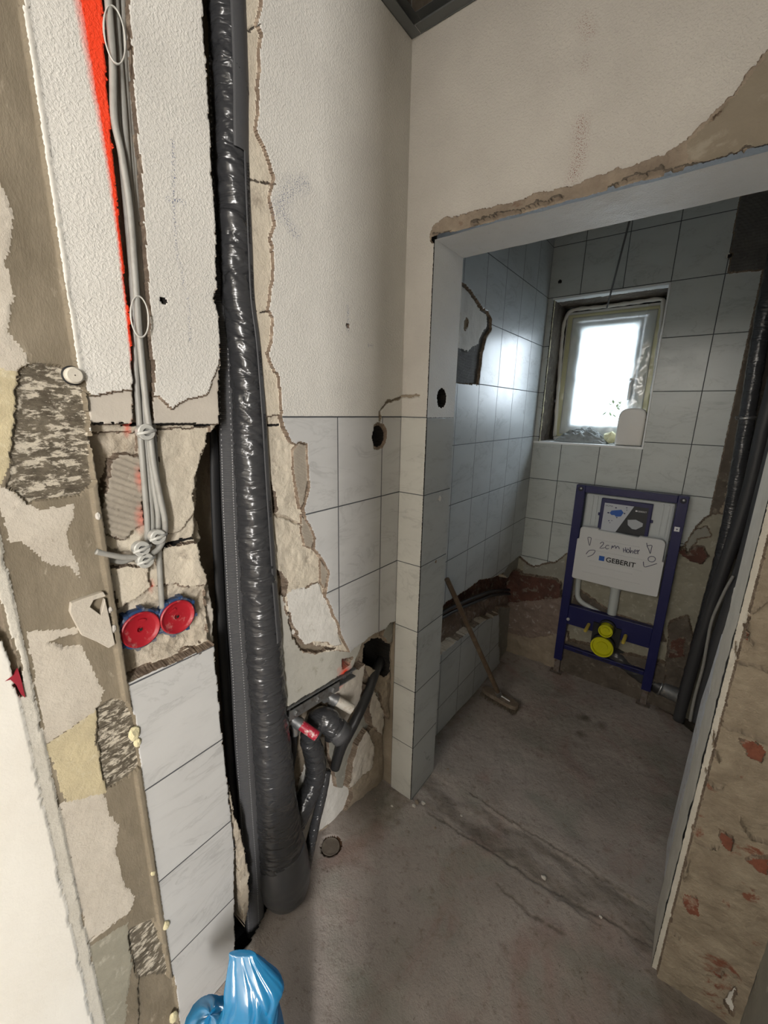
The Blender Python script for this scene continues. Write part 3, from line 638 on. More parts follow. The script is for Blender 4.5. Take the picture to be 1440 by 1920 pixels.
# reveal of the doorway, column side
w = Wall('x', COLX, 0.0, DR, -.05, ZL, .003, 'cool_reveal_paint', 21)
w.put(w.V < 1.5, 'tile_reveal', 0)
c = W(828, 747, 'x', COLX); ch = np.hypot(w.U-c[1], w.V-c[2]); w.put(ch+w.wu*.006 < .029, 'black_void', .05)
c = W(824, 935, 'x', COLX); w.put(np.hypot(w.U-c[1], w.V-c[2])+w.wu*.012 < .010, 'white_patch', -.0015)
c = W(817, 1054, 'x', COLX); w.put(np.hypot(w.U-c[1], w.V-c[2])+w.wu*.008 < .006, 'torn_edge', .002)
w.build('trim_1', edge='mortar')
w = Wall('x', OPX, 0.0, DR, -.05, ZL, .004, 'jamb_white', 23)
w.put((w.V < 1.1) & (w.V > .2), 'jamb_white', -.001, .003)
w.build('trim_2', sgn=-1)
w = Wall('z', ZL, COLX, OPX, 0.0, DR, .004, 'cool_reveal_paint', 25); w.put(w.V > -1, 'cool_reveal_paint', 0, .002, scale=20); w.build('trim_3', sgn=-1)
# toilet side of the partition and the core ends
b = MB().mat('cool_reveal_paint')
b.quad((0, DR, -.05), (COLX, DR, -.05), (COLX, DR, ZC), (0, DR, ZC)); b.quad((OPX, DR, -.05), (RX+.1, DR, -.05), (RX+.1, DR, ZC), (OPX, DR, ZC)); b.quad((COLX, DR, ZL), (OPX, DR, ZL), (OPX, DR, ZC), (COLX, DR, ZC))
tag(b.build('wall_partition_rear'), kind='structure')

# ---- toilet, left wall
w = Wall('x', 0.0, DR, D, -.06, 2.7, .0045, 'tile_toilet_left', 31)
w.poly([(850, 500), (864, 527), (880, 542), (893, 560), (905, 578), (915, 585), (922, 600), (921, 618), (912, 632), (905, 660), (897, 721), (840, 716)], 'grey_adhesive', .010, 0, ribs=(.0018, .011, .9, -.9), warp=.004)
w.poly([(850, 515), (866, 533), (880, 545), (893, 565), (905, 583), (916, 592), (916, 612), (904, 630), (900, 645), (888, 652), (880, 660), (868, 655), (840, 645)], 'white_patch', .007, .002, warp=.004)
c = W(877, 607, 'x', 0); w.put(np.hypot((w.U-c[1])*1.2, w.V-c[2])+w.wu*.02 < .022, 'mortar', .012, .002)
w.poly([(820, 1148), (840, 1128), (870, 1110), (900, 1088), (925, 1083), (945, 1075), (955, 1058), (976, 1041), (985, 1035), (990, 1300), (935, 1210), (938, 1150), (905, 1165), (865, 1195), (815, 1235)], 'pink_mortar', .045, .014, warp=.006)
w.poly([(820, 1150), (845, 1128), (880, 1108), (925, 1085), (965, 1075), (990, 1080), (990, 1110), (930, 1112), (880, 1135), (820, 1160)], 'old_brick', .06, .014, warp=.006)
w.poly([(945, 1078), (958, 1056), (976, 1041), (990, 1035), (990, 1060), (965, 1070), (955, 1085)], 'grey_green', .01, .003)
w.poly([(936, 1152), (945, 1140), (965, 1140), (975, 1160), (1000, 1300), (937, 1240)], 'grey_green', .02, .006, warp=.006)
w.build('wall_toilet_left', step=.005)
# ---- toilet, back wall with the window opening
WX0, WX1, WZ0, WZ1, WY = .033, .556, 1.36, 2.125, 1.62
w = Wall('y', D, -.07, 1.2, -.06, 2.7, .0045, 'tile_toilet_back', 41)
U, V = w.U, w.V
w.hole = (U > WX0) & (U < WX1) & (V > WZ0) & (V < WZ1)
w.put(U > .886+.003*w.wu, 'dark_mortar', .010, .003)
w.put((U > .925+.03*w.wu) & (U < .955), 'mortar', .012, .006)
w.poly([(1390, 360), (1382, 395), (1365, 512), (1430, 506), (1470, 500), (1500, 200), (1405, 250)], 'grey_adhesive', .008, 0, ribs=(.0018, .012, .0, 0), warp=.002, add=lambda u, v: .0016*np.sin(np.hypot(u-.70, (v-2.2)*.8)*2*math.pi/.012))
w.put((U > .765) & (V > 2.44), 'grey_adhesive', .008, .001)
lowe = [(960, 1040), (976, 1043), (992, 1060), (1005, 1064), (1018, 1057), (1040, 1054), (1064, 1038), (1100, 1040), (1150, 1060), (1230, 1060), (1262, 1030), (1285, 1022), (1292, 1012), (1302, 992), (1318, 975), (1334, 962), (1380, 960), (1380, 1450), (900, 1450), (900, 1100)]
w.poly(lowe, 'strip_olive', .020, .006, warp=.005)
w.poly([(960, 1062), (1010, 1075), (1030, 1068), (1055, 1090), (1055, 1140), (1000, 1180), (940, 1160)], 'old_brick', .05, .012)
w.poly([(984, 1050), (1000, 1062), (1020, 1060), (1040, 1055), (1060, 1045), (1060, 1085), (1030, 1080), (1010, 1078), (980, 1072)], 'grey_green', .018, .004)
w.poly([(930, 1130), (1060, 1115), (1068, 1450), (920, 1450)], 'pink_mortar', .05, .012)
w.poly([(930, 1175), (1000, 1190), (1068, 1180), (1068, 1450), (920, 1450)], 'mortar', .048, .012)
w.poly([(1050, 1190), (1240, 1235), (1280, 1240), (1260, 1450), (1040, 1450)], 'dark_mortar', .05, .012)
w.poly([(1085, 1100), (1120, 1125), (1160, 1150), (1240, 1175), (1250, 1200), (1060, 1165)], 'dark_mortar', .03, .008)
w.poly([(1270, 1030), (1300, 1020), (1320, 1022), (1330, 1040), (1315, 1055), (1292, 1048)], 'old_brick', .04, .012)
w.poly([(1255, 1160), (1290, 1150), (1300, 1200), (1280, 1300), (1245, 1300)], 'dark_mortar', .04, .012)
w.poly([(1258, 1195), (1285, 1190), (1282, 1225), (1255, 1228)], 'old_brick', .045, .012)
w.poly([(1285, 1020), (1302, 992), (1325, 985), (1335, 1005), (1310, 1010), (1290, 1035)], 'grey_green', .012, .002)
c = W(1367, 480, 'y', D); w.put(np.hypot(U-c[0], V-c[2]) < .011, 'white_patch', -.004); w.put(np.hypot(U-c[0]-.002, V-c[2]) < .006, 'black_void', .01)
c = W(1050, 528, 'y', D); w.put(np.hypot(U-c[0], V-c[2]) < .006, 'black_void', .01)
w.build('wall_toilet_back', step=.005)
# window reveals
for nm, ax, plane, a0, a1, b0, b1, sg in (('trim_4', 'x', WX0, D, WY+.06, WZ0, WZ1, 1), ('trim_5', 'x', WX1, D, WY+.06, WZ0, WZ1, -1)):
    w = Wall(ax, plane, a0, a1, b0, b1, .004, 'dark_mortar', 51+sg); w.put(w.U > 0, 'dark_mortar', .0, .007, scale=30)
    w.put(w.U+w.wu*.010 < D+.012, 'foam_yellow' if sg > 0 else 'jamb_white', -.001, .001); w.build(nm, sgn=sg)
w = Wall('z', WZ1, WX0, WX1, D, WY+.06, .004, 'dark_mortar', 61); w.put(w.U > -9, 'dark_mortar', 0, .006, scale=30); w.put(w.V+w.wv*.012 < D+.055, 'cool_reveal_paint', -.002, .001); w.build('trim_6', sgn=-1)
b = MB().mat('window_white'); b.box((WX0-.033, D-.004, WZ0-.012), (WX1+.008, WY+.06, WZ0)); b.box((WX1, D-.004, WZ0), (WX1+.008, D+.01, WZ1+.008)); b.box((WX0-.008, D-.004, WZ1), (WX1+.008, D+.012, WZ1+.008)); b.build('trim_7', bevel=.0015)['kind'] = 'structure'
# ---- right walls
w = Wall('x', RX, -1.50, .0, -.02, ZC, .01, 'grey_green', 71); w.put(w.U > -9, 'grey_green', 0, .003, scale=12); w.build('wall_right', sgn=-1)
w = Wall('x', RX+.02, DR, D+.02, -.06, 2.7, .008, 'dark_mortar', 73); w.put(w.U > -9, 'dark_mortar', 0, .012, scale=12); w.poly([(.2, .2), (1.3, .2), (1.3, .9), (.2, .9)], 'old_brick', .01, .02, px=False); w.build('wall_toilet_right', sgn=-1)
# ---- floor
w = Wall('z', 0.0, -.16, RX, -1.75, DR+.02, .005, 'concrete_floor', 81)
U, V = w.U, w.V
w.put(U > -9, 'concrete_floor', .0, .005, scale=7)
w.put((V > .012+.02*w.wu) & (V < .16+.02*w.wu), 'concrete_floor', .003, .008, scale=12)
for pts, wd, dp in (([(800, 1522), (880, 1570), (990, 1640), (1100, 1705), (1230, 1775)], .004, .004), ([(875, 1480), (960, 1540), (1060, 1600), (1180, 1680)], .0035, .003), ([(930, 1655), (1010, 1725), (1060, 1755)], .0035, .002)):
    w.crack(pts, wd, dp, 'concrete_floor', warp=.012)
    dd = linedist(U+w.wu*.024, V+w.wv*.024, w.uv(pts)); w.speck = np.maximum(w.speck, .65*np.clip(1-dd/.008, 0, 1))
w.d -= .0035*np.clip(1-np.abs(V-.06)/.10, 0, 1)*np.maximum(0, fbm(U*26, V*26, 90, 4))*4
for (a, b_), r in (((1235, 1740), .05), ((1300, 1830), .08), ((740, 1480), .06), ((700, 1540), .05)):
    c = W(a, b_, 'z', 0); w.speck = np.maximum(w.speck, .4*np.clip(1.1-np.hypot(U-c[0], V-c[1])/r+w.wu, 0, 1))
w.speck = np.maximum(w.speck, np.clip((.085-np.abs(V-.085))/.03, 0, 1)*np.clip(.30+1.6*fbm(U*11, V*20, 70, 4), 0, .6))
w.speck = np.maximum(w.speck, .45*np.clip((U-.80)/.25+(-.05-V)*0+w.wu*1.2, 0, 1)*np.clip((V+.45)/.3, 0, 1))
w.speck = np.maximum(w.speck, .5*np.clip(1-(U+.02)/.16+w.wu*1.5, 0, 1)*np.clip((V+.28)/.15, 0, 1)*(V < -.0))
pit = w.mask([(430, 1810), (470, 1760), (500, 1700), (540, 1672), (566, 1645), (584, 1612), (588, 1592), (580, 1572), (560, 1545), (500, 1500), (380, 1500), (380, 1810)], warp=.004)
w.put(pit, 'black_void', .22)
c = W(620, 1585, 'z', 0); DC = c.copy()
w.put(np.hypot(U-c[0], V-c[1])+w.wu*.006 < .037, 'rust_ring', .012, .001)
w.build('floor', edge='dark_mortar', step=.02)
# toilet floor
w = Wall('z', ZT, -.10, RX+.05, DR+.005, D+.08, .006, 'concrete_floor', 85)
U, V = w.U, w.V
w.put(U > -9, 'concrete_floor', .0, .006, scale=7)
w.d -= np.clip((.80-V)/.60, 0, 1)*.034
for (a, b_), r, k in (((1095, 1345), .035, .75), ((1130, 1360), .03, .6), ((1088, 1375), .03, .6), ((1060, 1260), .05, .35), ((1240, 1330), .06, .4), ((1050, 1300), .05, .3), ((1200, 1310), .05, .5)):
    c = W(a, b_, 'z', ZT); q = np.hypot(U-c[0], V-c[1])/r+w.wu*1.2; w.speck = np.maximum(w.speck, k*np.clip(1.2-q, 0, 1))
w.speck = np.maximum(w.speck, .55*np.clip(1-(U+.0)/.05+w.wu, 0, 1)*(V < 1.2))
cut = w.mask([(1225, 1320), (1262, 1340), (1298, 1370), (1330, 1400), (1400, 1300), (1230, 1250), (1180, 1270)], warp=.006); w.put(cut, 'dark_mortar', .05, .01)
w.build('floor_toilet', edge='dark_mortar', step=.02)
# ---- unseen shell added around the rooms against light leaks, open at the window
for nm, x0, x1, y0, y1, z0, z1 in (('wall_lightblock_right', RX+.06, RX+.12, -1.49, D+.45, -.4, 3.0), ('wall_lightblock_left', -.36, -.30, -1.6, D+.45, -.4, 3.0), ('wall_lightblock_base', -.36, RX+.12, -1.74, D+.45, -.46, -.40), ('wall_lightblock_top', -.36, RX+.12, DR, D+.45, 2.80, 2.86),
    ('wall_lightblock_rear_left', -.36, WX0-.004, D+.09, D+.40, -.4, 3.0), ('wall_lightblock_rear_right', WX1+.012, RX+.12, D+.09, D+.40, -.4, 3.0), ('wall_lightblock_rear_below', WX0-.004, WX1+.012, D+.09, D+.40, -.4, WZ0-.014), ('wall_lightblock_rear_above', WX0-.004, WX1+.012, D+.09, D+.40, WZ1+.012, 3.0)):
    b = MB().mat('dark_mortar'); b.box((x0, y0, z0), (x1, y1, z1)); b.build(nm)['kind'] = 'structure'
# ---- ceilings
b = MB().mat('cavity_dark').box((-.16, -1.75, ZC), (RX+.1, .02, ZC+.05)); b.build('ceiling')['kind'] = 'structure'
b = MB().mat('cool_reveal_paint').box((-.16, DR, 2.66), (RX+.15, D+.1, 2.70)); b.build('ceiling_toilet')['kind'] = 'structure'
# ---- the hall behind the camera
b = MB().mat('white_plaster'); b.quad((-2, -4.3, 0), (3.2, -4.3, 0), (3.2, -4.3, 2.75), (-2, -4.3, 2.75)); b.build('wall_hall_rear')['kind'] = 'structure'
b = MB().mat('white_plaster'); b.quad((-2, -4.3, 0), (-2, -1.75, 0), (-2, -1.75, 2.75), (-2, -4.3, 2.75)); b.build('wall_hall_left')['kind'] = 'structure'
b = MB().mat('white_plaster'); b.quad((3.2, -4.3, 0), (3.2, -1.5, 0), (3.2, -1.5, 2.75), (3.2, -4.3, 2.75)); b.build('wall_hall_right')['kind'] = 'structure'
b = MB().mat('white_plaster'); b.quad((RX, -1.50, 0), (3.2, -1.50, 0), (3.2, -1.50, 2.75), (RX, -1.50, 2.75)); b.quad((-2, -1.62, 0), (0, -1.62, 0), (0, -1.62, 2.75), (-2, -1.62, 2.75)); b.build('wall_hall_front')['kind'] = 'structure'
b = MB().mat('white_plaster'); b.quad((-2, -4.3, 2.75), (3.2, -4.3, 2.75), (3.2, -1.5, 2.75), (-2, -1.5, 2.75)); b.build('ceiling_hall')['kind'] = 'structure'
b = MB().mat('concrete_floor'); b.quad((-2, -4.3, -.008), (3.2, -4.3, -.008), (3.2, -1.5, -.008), (-2, -1.5, -.008)); b.build('floor_hall')['kind'] = 'structure'
#@@OBJECTS
# closing masonry behind the recesses
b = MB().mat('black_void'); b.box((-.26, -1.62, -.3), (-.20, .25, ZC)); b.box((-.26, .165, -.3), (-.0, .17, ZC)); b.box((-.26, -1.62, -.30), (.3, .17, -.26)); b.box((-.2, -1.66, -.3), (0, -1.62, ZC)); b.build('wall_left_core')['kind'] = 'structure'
b = MB().mat('mortar'); b.box((-.20, .006, -.3), (-.001, .03, ZC)); b.build('wall_left_end')['kind'] = 'structure'

# ================================================================== PIPE CHASE
def shell(mb, pts, r, th0, th1, n=8, lift=.0015, up=(1, 0, 0)):
    P = [np.array(q, float) for q in pts]; a = np.array(up, float); vs = []
    for i in range(len(P)):
        t = P[min(i+1, len(P)-1)]-P[max(i-1, 0)]; t /= np.linalg.norm(t); a = a-(a@t)*t; a /= np.linalg.norm(a); b_ = np.cross(t, a)
        rr = r[i] if isinstance(r, list) else r
        for L in (lift, lift-.0012):
            for k in range(n+1):
                th = math.radians(th0+(th1-th0)*k/n); vs.append(P[i]+(a*math.cos(th)+b_*math.sin(th))*(rr+L))
    m_ = 2*(n+1); fs = []
    for i in range(len(P)-1):
        for k in range(n): fs.append((i*m_+k, i*m_+k+1, (i+1)*m_+k+1, (i+1)*m_+k))
        for k in range(n): fs.append(((i+1)*m_+n+1+k, (i+1)*m_+n+2+k, i*m_+n+2+k, i*m_+n+1+k))
        fs.append((i*m_, (i+1)*m_, (i+1)*m_+n+1, i*m_+n+1)); fs.append((i*m_+n, i*m_+2*n+1, (i+1)*m_+2*n+1, (i+1)*m_+n))
    return mb.add(vs, fs)
MAINPX = [(425, -90, 33), (426, 0, 33), (432, 150, 32), (434, 300, 31), (441, 450, 30), (447, 560, 29), (457, 640, 29), (463, 720, 30), (468, 800, 31), (473, 900, 32), (479, 1000, 33), (485, 1100, 34), (493, 1200, 34), (500, 1300, 34), (508, 1400, 36), (516, 1500, 39), (522, 1560, 42), (529, 1605, 44)]
pth, rad = pxpath([(a, b_, -.035, c) for a, b_, c in MAINPX], 'x', 34)
root = empty('insulated_drain_pipe', tuple(pth[-1]), 'tall thick drain pipe wrapped in crinkled black foil in the open wall chase', 'pipe')
b = MB().mat('black_foil'); b.tube(pth, rad, 56, wr=foil(5, .0062, 30)); b.build('foil_wrap', root, smooth=True)
pe, re_ = pxpath([(527, 1585, -.034, 43), (531, 1615, -.032, 47), (534, 1645, -.030, 46), (535, 1662, -.030, 42), (535, 1676, -.030, 33), (535, 1683, -.03, 18)], 'x', 8)
b = MB().mat('grey_tape'); b.tube(pe, re_, 48, wr=foil(15, .004, 20)); b.build('tape_sleeve', root, smooth=True, label='smooth dark grey taped bottom end')
i0 = 2*34; i1 = int(2.95*34)
b = MB().mat('grey_tape'); shell(b, pth[:i1+1], rad[:i1+1], -75, 26, 12, .003); b.build('tape_patch', root, smooth=True, label='smooth dark grey tape patch at the top')
b = MB().mat('grey_tape'); shell(b, pth[i1:12*34], rad[i1:12*34], -33, -8, 4, .0034); b.build('tape_strip', root, smooth=True)
# printed words on the tape strip
def printon(i, body, size, ang=-20):
    P = pth[i]; t = pth[i+3]-pth[i]; t /= np.linalg.norm(t)
    a = np.array((1., 0, 0)); a = a-(a@t)*t; a /= np.linalg.norm(a); c = np.cross(t, a); th = math.radians(ang)
    nrm = a*math.cos(th)+c*math.sin(th); up = np.cross(nrm, t)
    return text(body, 'printed_text', size, P+nrm*(rad[i]+.0042)-up*size*.35, t, up, 'print_grey', root, .0002, .0003)
for i_, tx, sz in ((104, 'WÜRTH  Rohr Rohrisolierband', .011), (150, '/// 100 mm x 0,2', .010), (212, 'WÜRTH  Rohr', .011), (262, 'Rohrisolierband', .010), (318, 'WÜRTH', .011)): printon(i_, tx, sz)

SL = [(396, -90, 6), (398, 60, 7), (402, 200, 8), (408, 330, 10), (412, 450, 11), (415, 560, 14), (421, 650, 15), (425, 750, 15), (429, 850, 16), (432, 950, 16), (437, 1050, 16), (442, 1150, 16), (449, 1250, 16), (455, 1350, 17), (461, 1450, 17), (468, 1550, 17), (475, 1650, 17), (480, 1750, 16)]
sp_, sr_ = pxpath([(a, b_, -.055, c) for a, b_, c in SL], 'x', 10)
b = MB().mat('sleeve_fabric'); b.tube(sp_, sr_, 20, flat=.42, up=(.85, -.5, 0))
root2 = empty('flat_insulation_sleeve', tuple(sp_[-1]), 'flat dark grey stitched insulation sleeve left of the foil wrapped pipe', 'pipe sleeve')
b.build('sleeve', root2, smooth=True)
for side in (-.78, .35):
    b = MB().mat('stitch')
    acc = 0
    for i in range(1, len(sp_)-1):
        A, B = sp_[i], sp_[i+1]; L = np.linalg.norm(B-A); t = (B-A)/L; n_ = np.array((.85, -.5, 0)); n_ = n_-(n_@t)*t; n_ /= np.linalg.norm(n_); wv = np.cross(t, n_); k = max(1, int(L/.006))
        for q in range(k):
            c = A+t*(L*(q+.5)/k)-wv*side*sr_[i]+n_*(sr_[i]*.42*math.sqrt(max(.02, 1-side*side))+.0016)
            e = t*.0018; f_ = wv*.0009
            b.quad(c-e-f_, c+e-f_, c+e+f_, c-e+f_)
    b.build('stitching', root2)
for nm, px_, xx, lab in (('rubber_strip', [(399, 805, 6), (402, 850, 9), (405, 950, 10), (412, 1100, 10), (421, 1250, 10), (432, 1400, 10), (445, 1550, 9), (462, 1700, 8), (466, 1745, 7)], -.085, 'flat black rubber strip at the left edge of the pipe chase'),
                    ('rubber_pipe', [(474, 1230, 5), (479, 1350, 6), (484, 1450, 7), (489, 1550, 7), (494, 1650, 8), (498, 1740, 8)], -.082, 'thin black pipe squeezed between sleeve and foil wrapped pipe')):
    pp, rr = pxpath([(a, b_, xx, c) for a, b_, c in px_], 'x', 8)
    b = MB().mat('rubber_black'); b.tube(pp, rr, 14, flat=.5 if nm == 'rubber_strip' else 1); o = b.build(nm, smooth=True); tag(o, lab, 'rubber strip' if nm == 'rubber_strip' else 'pipe')

# ------------------------------------------------------------------ cables in the narrow chase
CAB = [([(200, -90), (203, 0), (211, 110), (214, 220), (228, 290), (243, 390), (252, 500), (259, 600), (266, 680), (274, 760), (281, 810), (288, 870), (300, 930), (309, 975), (308, 1005), (296, 1030), (268, 1044), (235, 1045), (205, 1040), (180, 1034)], .004, 'light grey cable bending left at the bottom, longest of the chase bundle'),
 ([(212, -90), (220, 60), (231, 200), (240, 320), (254, 470), (264, 600), (272, 700), (277, 800), (287, 900), (296, 960), (297, 1010), (300, 1080), (304, 1140)], -.008, 'light grey cable dropping straight into the right red wall box'),
 ([(226, -90), (232, 100), (240, 230), (249, 350), (259, 480), (267, 590), (268, 690), (270, 800), (279, 900), (285, 985), (280, 1012), (262, 1036), (235, 1052), (205, 1050), (180, 1044)], -.014, 'lower of the two grey cables turning left to the masonry strip'),
 ([(206, -90), (212, 60), (219, 200), (233, 340), (245, 480), (252, 600), (255, 700), (262, 800), (270, 900), (276, 975), (276, 1012)], -.010, 'leftmost grey cable of the vertical bundle ending at the clip'),
 ([(238, -90), (240, 100), (248, 260), (257, 400), (268, 560), (276, 680), (283, 760), (290, 850), (297, 930), (300, 985), (293, 1022)], -.016, 'rightmost grey cable running behind the others in the chase')]
for px_, xx, lab in CAB:
    pp, rr = pxpath([(a, b_, xx if b_ < 1000 else xx-.004, 5.0) for a, b_ in px_], 'x', 8)
    b = MB().mat('cable_grey'); b.tube(pp, [.0052]*len(pp), 12); tag(b.build('electric_cable', smooth=True), lab, 'cable', 'grey cables in the narrow chase')
for cx_, cy_, hv, hh, lab in ((215, 66, 49, 15, 'clear plastic cable tie loop around the cables near the top'), (262, 594, 37, 13, 'oval cable tie loop around the cables at mid height')):
    c = W(cx_, cy_, 'x', .012); k = depth_of(c)/FPX
    b = MB().mat('tie_clear'); b.ring(c, (1, -.1, .12), hv*k, .0016, 44, 6, ry=hh*k*1.15, upv=(0, .12, 1)); tag(b.build('cable_tie', smooth=True), lab, 'cable tie', 'cable ties on the bundle')
for cx_, cy_, lab in ((272, 810, 'clear plastic cable clip screwed to the block below the seam'), (294, 1006, 'clear cable clip at the bend of the cables'), (264, 1028, 'clear cable clip left of the cable bend'), (271, 1050, 'lowest clear cable clip under the bent cables')):
    c = W(cx_, cy_, 'x', .004)
    r_ = empty('cable_clip', tuple(c), lab, 'cable clip', 'clear cable clips')
    b = MB().mat('clip_clear'); b.lathe(c-np.array((.01, 0, 0)), (1, 0, 0), [(0, .002), (0, .013), (.016, .0145), (.018, .013), (.018, .007), (.012, .006), (.012, .001)], 24); b.build('clip_disc', r_, smooth=True, autos=40)
    b = MB().mat('dull_metal'); b.lathe(c+np.array((.002, 0, 0)), (1, 0, 0), [(0, .004), (.004, .004), (.005, .001)], 12); b.build('screw', r_, smooth=True, autos=40)
    b = MB().mat('clip_clear'); b.tube([c+np.array((.006, -.016, -.003)), c+np.array((.010, 0, 0)), c+np.array((.006, .016, .003))], .003, 8); b.build('clip_arm', r_, smooth=True)
# red flush boxes
for cx_, cy_, ph, lab in ((265, 1181, .2, 'left of the two red flush mounted wall boxes with blue rim'), (334, 1157, -.5, 'right red flush mounted wall box, smeared with plaster')):
    c = W(cx_, cy_, 'x', -.004); A = np.array((1., 0, 0))
    r_ = empty('wall_box', tuple(c), lab, 'electrical box', 'red wall boxes')
    R0 = .0365
    b = MB().mat('box_blue'); b.lathe(c-A*.045, A, [(0, .001), (0, R0), (.034, R0+.001), (.034, R0+.0035), (.040, R0+.0035), (.042, R0+.001), (.042, R0-.004), (.038, R0-.005)], 40)
    for k in range(8):
        t = ph+k*math.pi/4; q = c+np.array((-.014, math.sin(t)*(R0+.003), math.cos(t)*(R0+.003))); b.box(q-np.array((.012, .0035, .0035)), q+np.array((.012, .0035, .0035)))
    b.build('box_body', r_, smooth=True, autos=35)
    b = MB().mat('box_brown'); b.lathe(c-A*.052, A, [(0, .001), (0, R0-.003), (.022, R0-.002)], 32); b.build('box_rear', r_, smooth=True, autos=35)
    b = MB().mat('box_red'); pr = [(0, R0-.001), (.004, R0-.001), (.0055, R0-.003), (.004, R0-.006), (.002, R0-.008), (.001, R0-.010), (.001, .006), (-.002, .005), (-.004, .001)]
    b.lathe(c-A*.004, A, pr, 48); b.build('lid', r_, smooth=True, autos=35)
    b = MB().mat('black_void'); b.lathe(c-A*.002, A, [(0, .003), (.0006, .0028), (.0006, .0001)], 12); b.build('lid_hole', r_)
    b = MB().mat('box_red'); b.prism([c+np.array((-.002, math.sin(t)*(.0215)+.0, math.cos(t)*.0215)) for t in np.linspace(ph-.35, ph+.35, 6)]+[c+np.array((-.002, math.sin(t)*.017, math.cos(t)*.017)) for t in np.linspace(ph+.35, ph-.35, 6)], (.002, 0, 0)); b.build('lid_tab', r_)

# ------------------------------------------------------------------ wash basin connections
def tubeobj(name, px_, mat, seg, parent, fo=None, n=10, ax='x', smooth=True, label=None, **kw):
    pp, rr = pxpath(px_, ax, n); b = MB().mat(mat); b.tube(pp, rr, seg, wr=fo, **kw); return b.build(name, parent, smooth=smooth, label=label)
A_ = W(532, 1342, 'x', -.018); B_ = W(664, 1262, 'x', -.018)
root = empty('mounting_rail', tuple((A_+B_)/2), 'perforated galvanised steel rail fixed under the pale screed', 'mounting rail')
b = MB().mat('dull_metal')
t = (B_-A_)/np.linalg.norm(B_-A_); L = np.linalg.norm(B_-A_); upz = np.array((0, 0, 1.)); upz = upz-(upz@t)*t; upz /= np.linalg.norm(upz); nx = np.array((1., 0, 0))
def bar(mb, s0, s1, h0, h1, x0, x1):
    P = [A_+t*s0+upz*h0+nx*x0, A_+t*s1+upz*h0+nx*x0, A_+t*s1+upz*h1+nx*x0, A_+t*s0+upz*h1+nx*x0]; mb.prism(P, nx*(x1-x0))
bar(b, 0, L, .017, .021, -.012, .008); bar(b, 0, L, -.010, -.006, -.012, .008)
for k in range(9): bar(b, L*k/8-.006 if k else 0, min(L, L*k/8+.006), -.006, .017, -.012, -.008)
b.build('rail_profile', root)
b = MB().mat('dark_mortar'); bar(b, 0, L, -.006, .017, -.016, -.012); b.build('rail_backing', root)
b = MB().mat('galvanised'); bar(b, .012, L*.72, -.020, .012, .008, .011); b.build('bracket_plate', root, label='plain grey metal plate')
for s_ in (.035, L*.40, L*.62):
    c = A_+t*s_+nx*.011-upz*.004; b = MB().mat('galvanised'); b.lathe(c, nx, [(0, .008), (.005, .008), (.0065, .006), (.0065, .001)], 6); b.build('bolt', root)
def outlet(name, p0, p1, rpx, mat, endmat, lab):
    P0 = W(*p0); P1 = W(*p1); r_ = rpx*depth_of(P1)/FPX; ax_ = (P1-P0)/np.linalg.norm(P1-P0); Lg = np.linalg.norm(P1-P0)
    o = empty(name, tuple(P0), lab, 'water outlet', 'water outlets on the rail')
    b = MB().mat('dull_metal'); b.lathe(P0-ax_*.035, ax_, [(0, .001), (0, .014), (.012, .0165), (.028, .0165), (.032, r_+.003), (.042, r_+.003), (.043, r_)], 24)
    b.tube(smoothpath([P0-ax_*.018, P0-ax_*.016+np.array((0, 0, -.03)), P0-ax_*.016+np.array((0, 0, -.05))], 4), .012, 14); b.tube([P0-ax_*.02+np.array((0, -.028, .004)), P0-ax_*.02], [.010, .012], 12)
    b.build('wrapped_elbow', o, smooth=True, autos=50)
    b = MB().mat(mat); b.lathe(P0, ax_, [(0, r_*.98), (Lg*.9, r_), (Lg, r_*.97), (Lg, r_*.78), (Lg*.55, r_*.74), (Lg*.5, .001)], 28); b.build('test_plug', o, smooth=True, autos=40, label=('red' if 'red' in mat else 'dusty white')+' plastic plug')
    b = MB().mat(endmat); b.lathe(P0+ax_*(Lg*.55), ax_, [(0, r_*.74), (Lg*.0+.003, r_*.72), (.003, .001)], 24); b.build('plug_core', o)
outlet('water_outlet', (560, 1356, 'x', -.030), (594, 1380, 'x', .018), 9.5, 'plug_red', 'plug_red', 'water outlet with plaster smeared red plug on the steel rail')
outlet('water_outlet', (628, 1312, 'x', -.030), (660, 1330, 'x', .014), 9.5, 'plug_white', 'plug_blue', 'water outlet with dusty white plug and blue core')
root = empty('basin_drain', tuple(W(590, 1440, 'x', -.05)), 'black foil wrapped basin drain with elbow, branching into the thick pipe', 'drain pipe')
tubeobj('elbow', [(580, 1395, -.055, 17), (585, 1370, -.052, 19), (598, 1350, -.035, 21), (614, 1352, -.012, 22), (630, 1366, .01, 21), (640, 1376, .024, 18)], 'black_foil', 40, root, foil(22, .005, 50), 12)
tubeobj('elbow_socket', [(630, 1366, .010, 21.5), (643, 1380, .028, 21.5)], 'grey_tape', 36, root, None, 3, label='smooth grey tape end')
tubeobj('down_pipe', [(580, 1388, -.055, 18), (588, 1410, -.05, 19), (592, 1440, -.05, 19), (588, 1470, -.05, 18)], 'black_foil', 40, root, foil(31, .004, 60), 14)
tubeobj('branch_pipe', [(590, 1462, -.05, 17), (578, 1490, -.05, 19), (562, 1525, -.05, 20), (545, 1560, -.05, 19), (530, 1590, -.05, 17)], 'black_foil', 40, root, foil(41, .004, 45), 14)
c = W(590, 1421, 'x', -.05); b = MB().mat('galvanised'); b.ring(c, (0, .1, 1), .0285, .0022, 36, 6, upv=(1, 0, 0)); b.build('clamp_band', root, smooth=True)
def single(name, px_, mat, seg, lab, cat, fo=None, group=None, n=10, ax='x'):
    return tag(tubeobj(name, px_, mat, seg, None, fo, n, ax), lab, cat, group)
